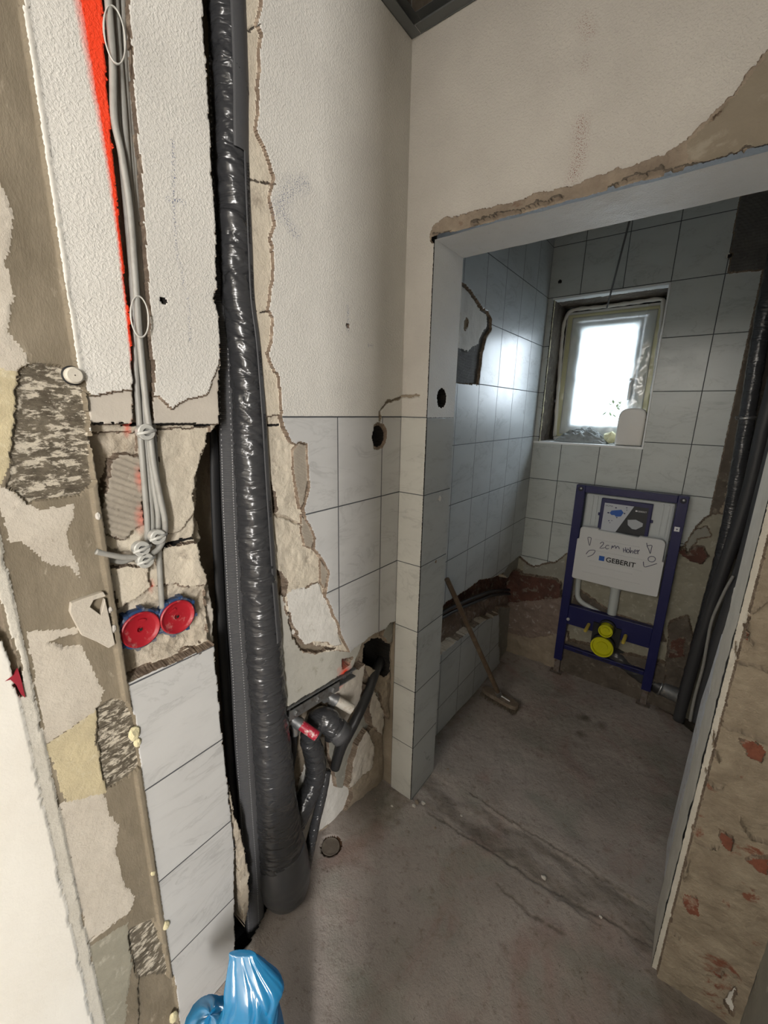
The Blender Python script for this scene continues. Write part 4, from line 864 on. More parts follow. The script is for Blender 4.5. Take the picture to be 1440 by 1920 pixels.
single('supply_pipe', [(548, 1372, -.06, 8), (549, 1400, -.062, 8), (544, 1440, -.064, 8), (540, 1480, -.066, 8), (537, 1500, -.07, 7)], 'rubber_black', 18, 'short dark supply pipe dropping below the red plug', 'pipe')
single('supply_pipe', [(612, 1445, -.035, 9), (604, 1490, -.03, 9), (592, 1540, -.03, 9), (583, 1580, -.03, 10), (576, 1612, -.035, 10), (571, 1640, -.05, 9)], 'black_foil', 24, 'thin foil wrapped supply pipe running down beside the floor drain', 'pipe', foil(51, .0012, 60))
single('supply_pipe', [(728, 1222, -.085, 8), (716, 1236, -.06, 8.5), (703, 1262, -.035, 8.5), (690, 1300, -.02, 9), (672, 1340, -.012, 9), (655, 1372, -.02, 10), (640, 1400, -.035, 10), (628, 1440, -.05, 9)], 'black_foil_dark', 24, 'slanting black pipe coming out of the dark hole in the corner', 'pipe', foil(61, .0012, 60))
single('supply_pipe', [(613, 1330, -.055, 10), (616, 1350, -.057, 10), (618, 1385, -.06, 9)], 'rubber_black', 18, 'short dark supply pipe behind the white plug', 'pipe')

# floor drain cap
b = MB().mat('drain_cap'); b.lathe((DC[0], DC[1], -.012), (0, 0, 1), [(0, .0325), (.007, .0325), (.0085, .031), (.0075, .026), (.0085, .02), (.0080, .001)], 48); tag(b.build('floor_drain', smooth=True, autos=40), 'round brown capped drain set in the floor beside the pipes', 'floor drain')

# ------------------------------------------------------------------ small things on the left wall
c = W(138, 704, 'x', .006); root = empty('wall_plug', tuple(c), 'round cream plug with dark ring in the bare left strip', 'wall plug')
b = MB().mat('plug_cork'); b.lathe(c-np.array((.012, 0, 0)), (1, 0, 0), [(0, .012), (.016, .0125), (.019, .010), (.019, .001)], 24); b.build('plug', root, smooth=True, autos=40)
b = MB().mat('rubber_black'); b.ring(c-np.array((.006, 0, 0)), (1, 0, 0), .0128, .0018, 30, 6); b.build('ring', root, smooth=True)
def slab(name, pts, x0, x1, mat, lab, cat, bump_=.003, group=None, bev=.001):
    P = [W(a, b_, 'x', x0) for a, b_ in pts]; b = MB().mat(mat); b.prism(P, (x1-x0, 0, 0)); return tag(b.build(name, bevel=bev), lab, cat, group)
slab('plaster_shard', [(130, 1128), (150, 1120), (190, 1107), (195, 1115), (172, 1122), (165, 1135), (185, 1150), (193, 1120), (200, 1150), (212, 1205), (200, 1212), (178, 1200), (150, 1188), (135, 1160), (128, 1145)], -.004, .006, 'strip_cream', 'jagged loose plaster shard sticking off the bare strip', 'plaster shard')
slab('red_tape', [(8, 1275), (26, 1262), (32, 1252), (38, 1272), (46, 1306), (38, 1300), (29, 1282), (18, 1272)], -.003, .002, 'tape_red', 'torn scrap of red tape at the left picture edge', 'tape', bev=0)
def blob(name, c, r, mat, seed, sq=(1, 1, 1)):
    import bmesh
    bm = bmesh.new(); bmesh.ops.create_icosphere(bm, subdivisions=2, radius=1); rn = random.Random(seed)
    me = bpy.data.meshes.new(name)
    for v in bm.verts:
        p = v.co; k = 1+.9*float(fbm(np.array(p.x*1.9+seed*3.1+p.z), np.array(p.y*1.9+p.z*1.3+seed), seed, 3)); v.co = Vector((p.x*sq[0], p.y*sq[1], p.z*sq[2]))*k*r
    bm.to_mesh(me); bm.free(); me.materials.append(MATS[mat]); o = bpy.data.objects.new(name, me); COL.objects.link(o); o.location = tuple(c); return o
for i, (px_, py_, r, mt, lab) in enumerate(((252, 1375, .012, 'foam_yellow', 'largest yellow foam blob on the tile edge'), (258, 1392, .008, 'foam_yellow', 'small yellow foam blob under the largest one'), (184, 968, .006, 'crumb_white', 'small cream plaster blob beside the ribbed adhesive patch'), (207, 1143, .005, 'crumb_white', 'cream plaster blob left of the red boxes'), (213, 1178, .006, 'crumb_white', 'cream plaster blob low beside the left red box'), (287, 1637, .006, 'foam_yellow', 'tiny foam blob halfway down the tile edge'), (311, 1735, .009, 'foam_yellow', 'pale foam blob near the foot of the strip'), (325, 1908, .012, 'foam_yellow', 'pale foam blob at the bottom of the strip'))):
    tag(blob('foam_blob', W(px_, py_, 'x', .002), r, mt, i+1, (.6, .8, 1.2)), lab, 'foam blob', 'blobs on the strip edge')

# ------------------------------------------------------------------ debris on the floor
deb = [(782, 1505, .010), (794, 1507, .009), (776, 1512, .008), (840, 1443, .006), (672, 1482, .007), (679, 1476, .006), (704, 1500, .004), (1020, 1647, .009), (865, 1530, .005), (816, 1553, .005), (1126, 1720, .005), (560, 1672, .004), (868, 1600, .004), (735, 1512, .005)]
for i, (px_, py_, r) in enumerate(deb):
    c = W(px_, py_, 'z', 0); o = blob('plaster_crumb', (c[0], c[1], r*.4), r, 'crumb_white' if i % 3 else 'crumb_brown', 30+i, (1, .8, .6))
    lab = {0: 'largest pale crumb at the foot of the tiled column', 1: 'pale crumb right of the column foot', 3: 'lone white crumb on the floor inside the doorway', 7: 'brown crumb on the threshold line', 4: 'crumb beside the mortar heap left of the column', 2: 'pale crumb left of the column foot', 5: 'small crumb right next to the crumb by the mortar heap', 6: 'tiny crumb between mortar heap and column foot', 8: 'tiny crumb on the floor just before the threshold cracks', 9: 'tiny crumb in front of the column foot, nearest the camera of that cluster', 10: 'tiny crumb on the right half of the threshold', 11: 'tiny crumb at the edge of the dark pipe pit', 12: 'tiny crumb inside the doorway on the threshold', 13: 'tiny crumb left of the doorway towards the drain'}.get(i, 'tiny plaster crumb lying on the dusty floor')
    tag(o, lab, 'crumb', 'plaster crumbs on the floor')

# ------------------------------------------------------------------ blue bag in front
def bagsheet():
    b = MB().mat('blue_plastic'); Y0 = -.86
    lv = [(1786, 453, 19, .003), (1788, 454, 25, .006), (1797, 457, 28, .010), (1815, 464, 38, .018), (1850, 476, 55, .030), (1872, 474, 52, .040), (1895, 470, 52, .050), (1925, 462, 58, .065)]
    rings = []; n = 96; S = smoothpath(lv, 8); L_ = []
    for j, (py_, cx_, hw, dp) in enumerate(S):
        C = W(cx_, py_, 'y', Y0); L_.append((C, hw*depth_of(C)/FPX, dp))
    Ce, he, de = L_[-1]
    for j in range(1, 16):
        t_ = j/15; L_.append((Ce*(1-t_)+np.array((.36, -.90, .004))*t_, he+(.09-he)*math.sin(t_*1.57), de+(.09-de)*math.sin(t_*1.57)))
    for j, (C, hw_, dp) in enumerate(L_):
        z = C[2]; ring = []
        for i in range(n):
            th = 2*math.pi*i/n; am = min(1, j/14)
            f = 1+.55*float(fbm(np.array(math.cos(th)*1.6+z*6), np.array(math.sin(th)*1.6+z*5), 9, 3))*am
            f -= .22*max(0, 1-abs(float(fbm(np.array(math.cos(th)*2+z*4), np.array(math.sin(th)*2-z*7), 29, 2)))*16)*am
            q = C+CR*math.cos(th)*hw_*(1+.12*(f-1))+np.array((.55, -.83, 0))*math.sin(th)*dp*f*(1.0)
            q[0] = max(q[0], .012); q[2] = max(q[2], .004); ring.append(q)
        rings.append(ring)
    rings.append([np.array((q[0], q[1], .002)) for q in rings[-1]])
    vs = [q for r in rings for q in r]; m_ = len(rings)
    fs = [(i*n+k, i*n+(k+1) % n, (i+1)*n+(k+1) % n, (i+1)*n+k) for i in range(m_-1) for k in range(n)]+[tuple(range(n-1, -1, -1))]
    b.add(vs, fs)
    # left bulge of the sack
    C = W(398, 1938, 'y', -.88); k = depth_of(C)/FPX; seg = 40; vs = []
    for i in range(21):
        ph = math.pi*i/20
        for q in range(seg):
            th = 2*math.pi*q/seg; r = 52*k*(1+.35*float(fbm(np.array(math.cos(th)*1.7+ph), np.array(math.sin(th)*1.7+ph*2), 19, 3)))
            vs.append(C+np.array((math.cos(th)*math.sin(ph)*r, math.sin(th)*math.sin(ph)*r*.9, math.cos(ph)*r)))
    b.add(vs, [(i*seg+q, i*seg+(q+1) % seg, (i+1)*seg+(q+1) % seg, (i+1)*seg+q) for i in range(20) for q in range(seg)])
    return b
tag(bagsheet().build('plastic_bag', smooth=True), 'crumpled translucent blue plastic bag in the foreground before the tiles', 'bag')

# ------------------------------------------------------------------ ceiling profile and beams
for nm, ax_, lab in (('ceiling_profile', 'y', 'grey steel ceiling channel along the left wall'), ('ceiling_profile', 'x', 'grey steel ceiling channel above the doorway wall')):
    b = MB().mat('profile_steel'); z0, z1, wd = 2.490, 2.520, .030
    if ax_ == 'y': b.box((0.002, -1.6, z0), (wd, -.002, z0+.0012)); b.box((.002, -1.6, z0), (.0035, -.002, z1)); b.box((.002, -1.6, z1-.001), (wd, -.002, z1))
    else: b.box((.031, -wd, z0+.0015), (RX-.01, -.002, z0+.0027)); b.box((.031, -.0035, z0), (RX-.01, -.002, z1)); b.box((.031, -wd, z1-.001), (RX-.01, -.002, z1))
    tag(b.build(nm), lab, 'ceiling profile')
for i, xx in enumerate((.10, .42, .74)):
    b = MB().mat('beam_wood'); b.box((xx, -1.7, 2.60), (xx+.14, -.01, ZC-.002)); tag(b.build('ceiling_beam', bevel=.004), ('rough brown wooden beam over the corner opening' if i == 0 else 'brown wooden beam further right above the ceiling channel'), 'beam', 'ceiling beams')

# ------------------------------------------------------------------ WC installation frame
FY = 1.300
root = empty('toilet_frame', (.54, FY, ZT), 'dark blue steel wall toilet frame with white cistern cover against the back wall', 'toilet installation frame')
def fb(name, mat, x0, x1, z0, z1, y0=FY, y1=FY+.042, bev=.002, label=None, par=None):
    b = MB().mat(mat); b.box((x0, y0, z0), (x1, y1, z1)); return b.build(name, par or root, bevel=bev, label=label)
uL = fb('upright', 'frame_blue', .288, .334, .055, 1.141); uR = fb('upright', 'frame_blue', .752, .796, .055, 1.143)
fb('top_bar', 'frame_blue', .3345, .7515, 1.104, 1.141)
fb('cross_plate', 'frame_blue', .3345, .7515, .305, .425, FY+.004, FY+.040)
fb('lower_bar', 'frame_blue', .3345, .7515, .135, .160, FY+.010, FY+.038)
for k in range(5):
    b = MB().mat('frame_slot'); b.box((.40+k*.072, FY+.0085, .144), (.44+k*.072, FY+.0105, .151)); b.build('bar_slot', root)
for x0, x1 in ((.294, .326), (.758, .788)):
    f_ = fb('foot', 'foot_steel', x0, x1, ZT+.001, .055, FY+.006, FY+.036); b = MB().mat('foot_steel'); b.box((x0-.018, FY-.02, ZT), (x1+.018, FY+.05, ZT+.006)); b.build('foot_plate', f_)
for x_, u_ in ((.311, uL), (.774, uR)):
    b = MB().mat('frame_slot'); b.lathe((x_, FY+.001, 1.120), (0, -1, 0), [(0, .014), (.0015, .014), (.0015, .001)], 20); b.build('mount_hole', u_)
    b = MB().mat('galvanised'); b.lathe((x_+.002, FY-.0005, 1.123), (0, -1, 0), [(0, .006), (.005, .006), (.006, .003), (.006, .0005)], 6); b.build('mount_bolt', u_)
fb('depth_label', 'sticker_white', .760, .782, .965, .988, FY-.0006, FY, 0, par=uR, label='small white sticker')
b = MB().mat('ink'); b.prism([(.7665, FY-.0008, .979), (.7755, FY-.0008, .979), (.771, FY-.0008, .971)], (0, -.0004, 0)); b.build('arrow_mark', uR)
cis = fb('cistern', 'cistern', .338, .748, .60, 1.100, FY+.030, FY+.075, .012, label='translucent pale plastic cistern')
b = MB().mat('cistern')
for x_ in (.372, .395, .695, .72): b.box((x_, FY+.024, .92), (x_+.006, FY+.030, 1.085))
b.box((.345, FY+.024, 1.086), (.742, FY+.030, 1.094)); b.build('moulded_rib', cis)
ac = fb('access_frame', 'frame_blue', .420, .656, .88, 1.082, FY+.008, FY+.030, .003, label='blue access opening frame')
for x_ in (.412, .656): fb('latch', 'frame_blue', x_, x_+.010, .985, 1.0, FY+.012, FY+.02, .001, par=ac)
ys = FY+.0068
b = MB().mat('sticker_dark'); b.box((.438, ys, .885), (.640, ys+.001, 1.060)); st = b.build('instruction_sticker', ac)
b = MB().mat('sticker_light'); b.prism([(.438, ys-.0004, 1.060), (.575, ys-.0004, 1.060), (.505, ys-.0004, .90), (.438, ys-.0004, .90)], (0, .0003, 0)); st2 = b.build('sticker_panel', ac)
b = MB().mat('logo_blue'); b.prism([(.475, ys-.0007, 1.022), (.520, ys-.0007, 1.034), (.532, ys-.0007, 1.020), (.523, ys-.0007, .998), (.500, ys-.0007, .992), (.492, ys-.0007, 1.0), (.478, ys-.0007, .998), (.468, ys-.0007, 1.008)], (0, .0002, 0)); b.build('blue_drawing', ac)
for x_, z_, r in ((.462, 1.008, .006), (.494, 1.040, .005), (.537, 1.016, .005), (.505, .988, .004), (.470, .965, .004), (.484, .968, .003), (.476, .955, .003), (.543, 1.048, .004), (.545, 1.036, .003)):
    b = MB().mat('ink'); b.prism([(x_+r*math.cos(t), ys-.0009, z_+r*.8*math.sin(t)) for t in (0, 1.2, 2.3, 3.4, 4.7)], (0, .0002, 0)); b.build('ink_mark', ac)
b = MB().mat('wc_ceramic'); b.prism([(.556, ys-.0008, .985), (.592, ys-.0008, .992), (.626, ys-.0008, .978), (.626, ys-.0008, .962), (.600, ys-.0008, .940), (.582, ys-.0008, .940), (.560, ys-.0008, .958)], (0, .0003, 0)); b.build('bowl_drawing', ac)
text('SIGMA', 'sticker_text', .0125, (.443, ys-.0008, 1.042), (1, 0, 0), (0, 0, 1), 'ink', ac, .0001)
text('■GEBERIT', 'sticker_text', .011, (.583, ys-.0008, 1.034), (1, 0, 0), (0, 0, 1), 'sticker_white', ac, .0001)
# white cover
yc = FY-.016
def rp(x, z, r, a0, a1, n=6): return [(x+r*math.cos(math.radians(a0+(a1-a0)*k/n)), yc, z+r*math.sin(math.radians(a0+(a1-a0)*k/n))) for k in range(n+1)]
prof = rp(.358, .897, .018, 180, 90)+[(.43, yc, .917), (.432, yc, .910), (.62, yc, .906), (.622, yc, .912)]+rp(.712, .888, .026, 90, 0)+[(.738, yc, .80), (.746, yc, .80)]+rp(.736, .618, .010, 0, -90)+[(.60, yc, .602), (.46, yc, .604)]+rp(.340, .616, .010, 270, 180)+[(.331, yc, .84), (.340, yc, .84)]
b = MB().mat('polystyrene'); b.prism(prof, (0, .034, 0)); cov = b.build('cistern_cover', root, bevel=.003, label='white polystyrene cover with handwriting')
b = MB().mat('polystyrene')
for z_, xa, xb in ((.853, .42, .63), (.790, .40, .68), (.728, .41, .66), (.700, .41, .62), (.655, .38, .66)): b.box((xa, yc-.0022, z_), (xb, yc, z_+.004))
b.build('cover_ridge', cov, bevel=.001)
def cpt(u, v): return W(1060+u/5.76, 890+v/5.76, 'y', yc-.0018)
L0 = cpt(432, 945); L1 = cpt(752, 997)
fs_ = abs(cpt(400, 895)[2]-cpt(400, 945)[2])/.70
lb = text('GEBERIT', 'logo_text', fs_, (L0[0], yc-.0026, (L0[2]+L1[2])/2), (1, 0, 0), (0, 0, 1), 'logo_black', cov, .0003, .0006)
wd = max(v.co.x for v in lb.data.vertices)-min(v.co.x for v in lb.data.vertices); k_ = (L1[0]-L0[0])/wd
for v in lb.data.vertices: v.co.x = L0[0]+(v.co.x-L0[0])*k_
q0 = cpt(365, 888); q1 = cpt(418, 930)
b = MB().mat('logo_blue'); b.box((q0[0], yc-.0030, (L0[2]+L1[2])/2-.0005), (q1[0], yc-.0024, (L0[2]+L1[2])/2+fs_*.72)); b.build('logo_square', cov)
strokes = [[(375, 745), (395, 728), (412, 733), (408, 755), (372, 795), (428, 788)], [(472, 768), (450, 762), (433, 783), (446, 803), (470, 796)], [(497, 802), (507, 765), (512, 788), (530, 767), (541, 772), (544, 797), (560, 775), (575, 780), (582, 803)],
 [(625, 795), (630, 838)], [(650, 786), (655, 842)], [(630, 815), (655, 812)], [(676, 803), (660, 822), (676, 845), (694, 825), (676, 803)], [(672, 790), (674, 793)], [(688, 790), (690, 793)], [(702, 785), (702, 848), (714, 822), (726, 826), (729, 852)], [(740, 836), (768, 828), (756, 812), (741, 828), (750, 852), (772, 850)], [(780, 812), (784, 858), (782, 834), (802, 812)],
 [(245, 676), (275, 680), (278, 700), (262, 766), (250, 725), (243, 690), (245, 676)], [(224, 858), (255, 822), (300, 814), (322, 824), (295, 865), (240, 886)], [(878, 738), (887, 786)], [(882, 770), (934, 764), (926, 810), (917, 854), (900, 805), (888, 786)], [(933+40*math.cos(t), 912+30*math.sin(t)) for t in np.linspace(0, 6.28, 14)], [(843, 940), (853, 996), (920, 982), (990, 960)]]
b = MB().mat('ink')
for s_ in strokes: b.tube(smoothpath([np.append(cpt(*q), 0)[:3] for q in s_], 3), .0014, 6)
b.build('handwriting', cov, label='handwritten pen note 2cm höher')
# flush and drain fittings
b = MB().mat('pipe_white'); b.tube([(.550, FY+.045, .605), (.551, FY+.045, .40)], [.024, .024], 28); b.lathe((.550, FY+.045, .60), (0, 0, -1), [(0, .030), (.02, .030), (.022, .024)], 28); b.build('flush_pipe', root, smooth=True, autos=40, label='pale grey flush pipe')
pp, rr = pxpath([(1085, 1082, FY+.05, 4.5), (1083, 1105, FY+.05, 4.5), (1084, 1120, FY+.05, 4.5), (1092, 1130, FY+.05, 4.5), (1106, 1138, FY+.05, 4), (1125, 1149, FY+.05, 3.5)], 'y', 8)
b = MB().mat('pipe_white'); b.tube(pp, rr, 14); b.build('overflow_hose', root, smooth=True, label='pale bent plastic hose')
def cap(px_, py_, y, r, dep, name):
    c = W(px_, py_, 'y', y); b = MB().mat('cap_yellow')
    b.lathe((c[0], y+dep, c[2]), (0, -1, 0), [(0, r*.92), (dep-.012, r*.92), (dep-.012, r), (dep, r), (dep, r*.86), (dep-.016, r*.80), (dep-.016, r*.5), (dep-.008, r*.48), (dep-.008, .001)], 40)
    return b.build(name, root, smooth=True, autos=35, label='bright yellow protective cap'), c
_, cu = cap(1135, 1184, FY-.060, .036, .075, 'protective_cap'); _, cl = cap(1128, 1214, FY-.055, .058, .04, 'protective_cap')
b = MB().mat('rubber_black'); b.lathe((cl[0], FY+.045, cl[2]), (0, -1, 0), [(0, .001), (0, .062), (.075, .062), (.08, .056), (.10, .055)], 36); b.lathe((cu[0], FY+.04, cu[2]), (0, -1, 0), [(0, .044), (.055, .044), (.06, .036)], 30); b.box((cl[0]-.065, FY-.006, cl[2]), (cl[0]+.075, FY+.004, cu[2]+.01)); b.build('drain_bend', root, smooth=True, autos=40, label='black plastic drain bend')
for px_, py_ in ((1104, 1171), (1173, 1192)):
    c = W(px_, py_, 'y', FY); b = MB().mat('rod_yellow'); b.lathe((c[0], FY+.002, c[2]), (0, -1, 0), [(0, .009), (.092, .009), (.096, .006), (.096, .001)], 18); b.build('threaded_rod', root, smooth=True, autos=40, label='yellow sleeved rod')
for px_, py_, mt in ((1065, 1161, 'bolt_grey'), (1117, 1177, 'bolt_grey'), (1155, 1188, 'rod_yellow')):
    c = W(px_, py_, 'y', FY); b = MB().mat(mt); b.lathe((c[0], FY+.006, c[2]), (0, -1, 0), [(0, .009), (.008, .009), (.010, .006), (.010, .001)], 16); b.build('cap_nut', root, smooth=True, autos=40)
# drain pipe on the floor behind the frame
root = empty('floor_drain_pipe', tuple(W(1200, 1290, 'y', FY)), 'foil wrapped drain pipe lying on the floor behind the blue frame', 'drain pipe')
tubeobj('foil_wrap', [(1140, 1218, FY+.06, 14), (1165, 1235, FY+.065, 15), (1188, 1254, FY+.07, 15), (1212, 1272, FY+.07, 14), (1230, 1282, FY+.07, 13)], 'black_foil', 32, root, foil(71, .004, 30), 10, 'y')
tubeobj('coupling', [(1226, 1281, FY+.065, 14), (1236, 1287, FY+.06, 15), (1246, 1291, FY+.055, 14)], 'black_foil_dark', 28, root, None, 4, 'y')
tubeobj('clamp_band', [(1236, 1287, FY+.06, 16), (1240, 1289, FY+.06, 16)], 'galvanised', 28, root, None, 2, 'y')
tubeobj('grey_pipe', [(1243, 1290, FY+.055, 14), (1262, 1300, FY+.04, 14), (1280, 1308, FY+.02, 13)], 'dull_metal', 28, root, None, 3, 'y', label='dusty grey pipe end')
# risers at the right
PY = 1.25
root = empty('foil_riser_pipe', tuple(W(1300, 1250, 'y', PY)), 'crinkled silver grey foil riser pipe right of the toilet tiles', 'pipe')
tubeobj('foil_wrap', [(1470, 420, PY, 14), (1452, 500, PY, 14), (1434, 590, PY, 14), (1418, 680, PY, 13), (1401, 780, PY, 12.5), (1385, 880, PY, 12), (1368, 980, PY, 12), (1349, 1060, PY, 11), (1325, 1150, PY, 11), (1300, 1240, PY, 10), (1280, 1310, PY, 9)], 'black_foil', 32, root, foil(81, .004, 30), 16, 'y')
tubeobj('clamp_band', [(1400, 781, PY, 15), (1399, 787, PY, 15)], 'galvanised', 28, root, None, 2, 'y')
c = W(1386, 783, 'y', PY-.02); b = MB().mat('galvanised'); b.lathe(c, (-1, -.2, 0), [(-.01, .006), (.012, .006), (.014, .004), (.014, .001)], 8); b.build('clamp_screw', root)
single('riser_pipe', [(1490, 560, 1.18, 12), (1462, 680, 1.18, 12), (1432, 800, 1.18, 12), (1404, 920, 1.18, 11), (1376, 1010, 1.18, 11), (1345, 1100, 1.18, 10), (1313, 1200, 1.18, 10), (1290, 1280, 1.18, 9.5), (1272, 1350, 1.18, 9)], 'cable_dark', 20, 'smooth dark insulated riser pipe in front of the foil riser', 'pipe', None, None, 6, 'y')
single('riser_pipe', [(1500, 640, 1.10, 14), (1468, 780, 1.10, 14), (1432, 920, 1.10, 13), (1405, 1020, 1.10, 12), (1375, 1120, 1.10, 12), (1345, 1210, 1.10, 12), (1320, 1290, 1.10, 11), (1305, 1352, 1.10, 10)], 'grey_tape', 20, 'grey flat insulated riser pipe nearest the right jamb', 'pipe', None, None, 6, 'y')
single('riser_cable', [(1375, 1080, 1.04, 2.6), (1358, 1110, 1.04, 2.6), (1336, 1160, 1.04, 2.6), (1327, 1200, 1.04, 2.6), (1318, 1250, 1.04, 2.6), (1302, 1310, 1.04, 2.6), (1294, 1352, 1.04, 2.6)], 'cable_grey', 10, 'thin grey cable hanging along the right riser pipes', 'cable', None, None, 8, 'y')
# cables in the chiselled band of the toilet
for k_, (dy, lab) in enumerate(((0, 'upper dark cable lying in the chiselled brick band'), (9, 'lower dark cable lying in the chiselled brick band'))):
    A = [(822, 1153+dy, 'x', -.025), (860, 1133+dy, 'x', -.025), (900, 1116+dy, 'x', -.025), (925, 1108+dy*.9, 'x', -.025)]
    B = [(960, 1107+dy*.7, 'y', D-.02), (1000, 1112+dy*.4, 'y', D-.015), (1030, 1108+dy*.3, 'y', D-.015), (1050, 1095+dy*.3, 'y', D-.005), (1064, 1082, 'y', D+.02)]
    P = smoothpath([W(*q) for q in A+B], 8); b = MB().mat('cable_dark'); b.tube(P, .0085, 12); tag(b.build('buried_cable', smooth=True), lab, 'cable', 'dark cables in the brick band')
# white board by the jamb
b = MB().mat('board_white'); P0 = [(OPX+.012, .19, ZT), (OPX+.012, .46, ZT), (OPX+.012, .46, .60), (OPX+.012, .40, .72), (OPX+.012, .34, .90), (OPX+.012, .30, .93), (OPX+.012, .19, .96)]
b.prism(P0, (.022, 0, 0)); tag(b.build('plaster_board', bevel=.002), 'white board offcut standing behind the right door jamb', 'board')

# ------------------------------------------------------------------ scrubbing brush
H0 = W(905, 1291, 'z', .0); H1 = W(971, 1328, 'z', .0); Hc = (H0+H1)/2; Hc[2] = ZT; hd = (H1-H0); hl = np.linalg.norm(hd)/2; hd = hd/np.linalg.norm(hd); hn = np.array((-hd[1], hd[0], 0))
root = empty('scrubbing_brush', tuple(Hc), 'long handled wooden scrubbing brush leaning on the toilet side wall', 'broom')
def bb(mb, s0, s1, n0, n1, z0, z1):
    P = [Hc+hd*s0+hn*n0+np.array((0, 0, z0)), Hc+hd*s1+hn*n0+np.array((0, 0, z0)), Hc+hd*s1+hn*n1+np.array((0, 0, z0)), Hc+hd*s0+hn*n1+np.array((0, 0, z0))]; mb.prism(P, (0, 0, z1-z0))
b = MB().mat('wood_brush'); ov = []
for k in range(24):
    t_ = 2*math.pi*k/24; cx_ = math.copysign(abs(math.cos(t_))**.45, math.cos(t_))*hl; cy_ = math.copysign(abs(math.sin(t_))**.6, math.sin(t_))*.030; ov.append(Hc+hd*cx_+hn*cy_+np.array((0, 0, .028)))
b.prism(ov, (0, 0, .022)); b.build('brush_block', root, bevel=.003)
b = MB().mat('bristle'); rn = random.Random(2)
for i in range(13):
    for j in range(4):
        s0 = -hl*.9+hl*1.8*i/12; n0 = -.022+.044*j/3; p = Hc+hd*s0+hn*n0
        for q in range(7):
            e = np.array((rn.uniform(-.005, .005), rn.uniform(-.005, .005), 0)); e2 = e*2.2; b.tube([p+e+np.array((0, 0, .030)), p+e2+np.array((0, 0, .001))], [.0013, .0008], 4)
b.build('bristles', root)
HB = Hc+np.array((0, 0, .045)); HT = W(838, 1086, 'x', .014)
b = MB().mat('wood_handle'); b.tube([HB, HB+(HT-HB)*.5, HT], [.0125, .012, .0115], 18); b.build('handle', root, smooth=True, autos=50)
dv = (HT-HB)/np.linalg.norm(HT-HB); b = MB().mat('galvanised'); b.tube([HB-dv*.005, HB+dv*.05], [.016, .0145], 18); P_ = HB+hd*.03; b.tube([HB+dv*.02, P_+hd*.03+np.array((0, 0, .004))], [.006, .004], 8); b.build('socket', root, smooth=True, autos=50, label='metal handle socket')
# cord
A = W(1138, 577, 'y', 1.37); B = W(1178, 423, 'y', 1.15); dC = (B-A); tt = (2.655-A[2])/dC[2]; C_ = A+dC*tt
b = MB().mat('cord_grey'); b.tube([A, B, C_], .0042, 8); tag(b.build('hanging_cord', smooth=True), 'thin grey cord stretched from the toilet ceiling to the window top', 'cord')

# ------------------------------------------------------------------ window
WF = 1.600
b = MB().mat('window_white')
x0, x1, z0, z1 = WX0+.02, WX1-.012, WZ0+.002, 2.095
gx0, gx1, gz0, gz1 = .150, .430, 1.462, 2.005
b.box((x0, WF, z0), (gx0-.024, WF+.06, z1)); b.box((gx1+.03, WF, z0), (x1, WF+.06, z1)); b.box((gx0-.03, WF, gz1+.03), (gx1+.03, WF+.06, z1)); b.box((gx0-.03, WF, z0), (gx1+.03, WF+.06, gz0-.03))
fr = b.build('window_1', bevel=.003); fr['kind'] = 'structure'
b = MB().mat('window_white')
b.box((gx0-.024, WF-.014, gz0-.024), (gx0, WF+.05, gz1+.024)); b.box((gx1, WF-.014, gz0-.024), (gx1+.024, WF+.05, gz1+.024)); b.box((gx0, WF-.014, gz1), (gx1, WF+.05, gz1+.024)); b.box((gx0, WF-.014, gz0-.024), (gx1, WF+.05, gz0)); b.build('sash', fr, bevel=.004)
b = MB().mat('window_glass'); b.box((gx0, WF+.02, gz0), (gx1, WF+.024, gz1)); b.build('pane', fr)
b = MB().mat('window_white')
for a in (((gx0, gz0), (gx0+.006, gz1)), ((gx1-.006, gz0), (gx1, gz1)), ((gx0, gz1-.006), (gx1, gz1)), ((gx0, gz0), (gx1, gz0+.006))): b.box((a[0][0], WF+.006, a[0][1]), (a[1][0], WF+.02, a[1][1]))
b.build('glazing_bead', fr)
b = MB().mat('window_gap'); b.box((WX0, WF+.03, WZ0), (x0+.001, WF+.05, WZ1)); b.box((x0, WF+.03, z1-.001), (WX1, WF+.05, WZ1)); b.box((x1-.001, WF+.03, WZ0), (WX1, WF+.05, z1)); b.build('trim_8')['kind'] = 'structure'
hx = gx1+.008; b = MB().mat('dull_metal'); b.box((hx-.012, WF-.020, 1.62), (hx+.012, WF-.014, 1.72)); hd_ = b.build('window_handle', fr, bevel=.003)
b = MB().mat('window_white'); b.tube(smoothpath([(hx, WF-.018, 1.70), (hx, WF-.024, 1.70), (hx+.002, WF-.05, 1.68), (hx+.002, WF-.048, 1.60)], 5), .008, 12); b.build('lever', hd_, smooth=True)
P = smoothpath([W(a, b_, 'y', WF-.012) for a, b_ in ((1040, 818), (1046, 740), (1052, 660), (1057, 610), (1066, 588), (1082, 580), (1130, 575), (1190, 567), (1238, 561), (1243, 575), (1236, 640), (1222, 740))], 6)
b = MB().mat('foam_bead'); b.tube(P, .0105, 10, wr=lambda th, s_: .002*math.sin(s_*90)); tag(b.build('sealing_cord', smooth=True), 'white foam sealing cord running round the window frame', 'sealing cord')
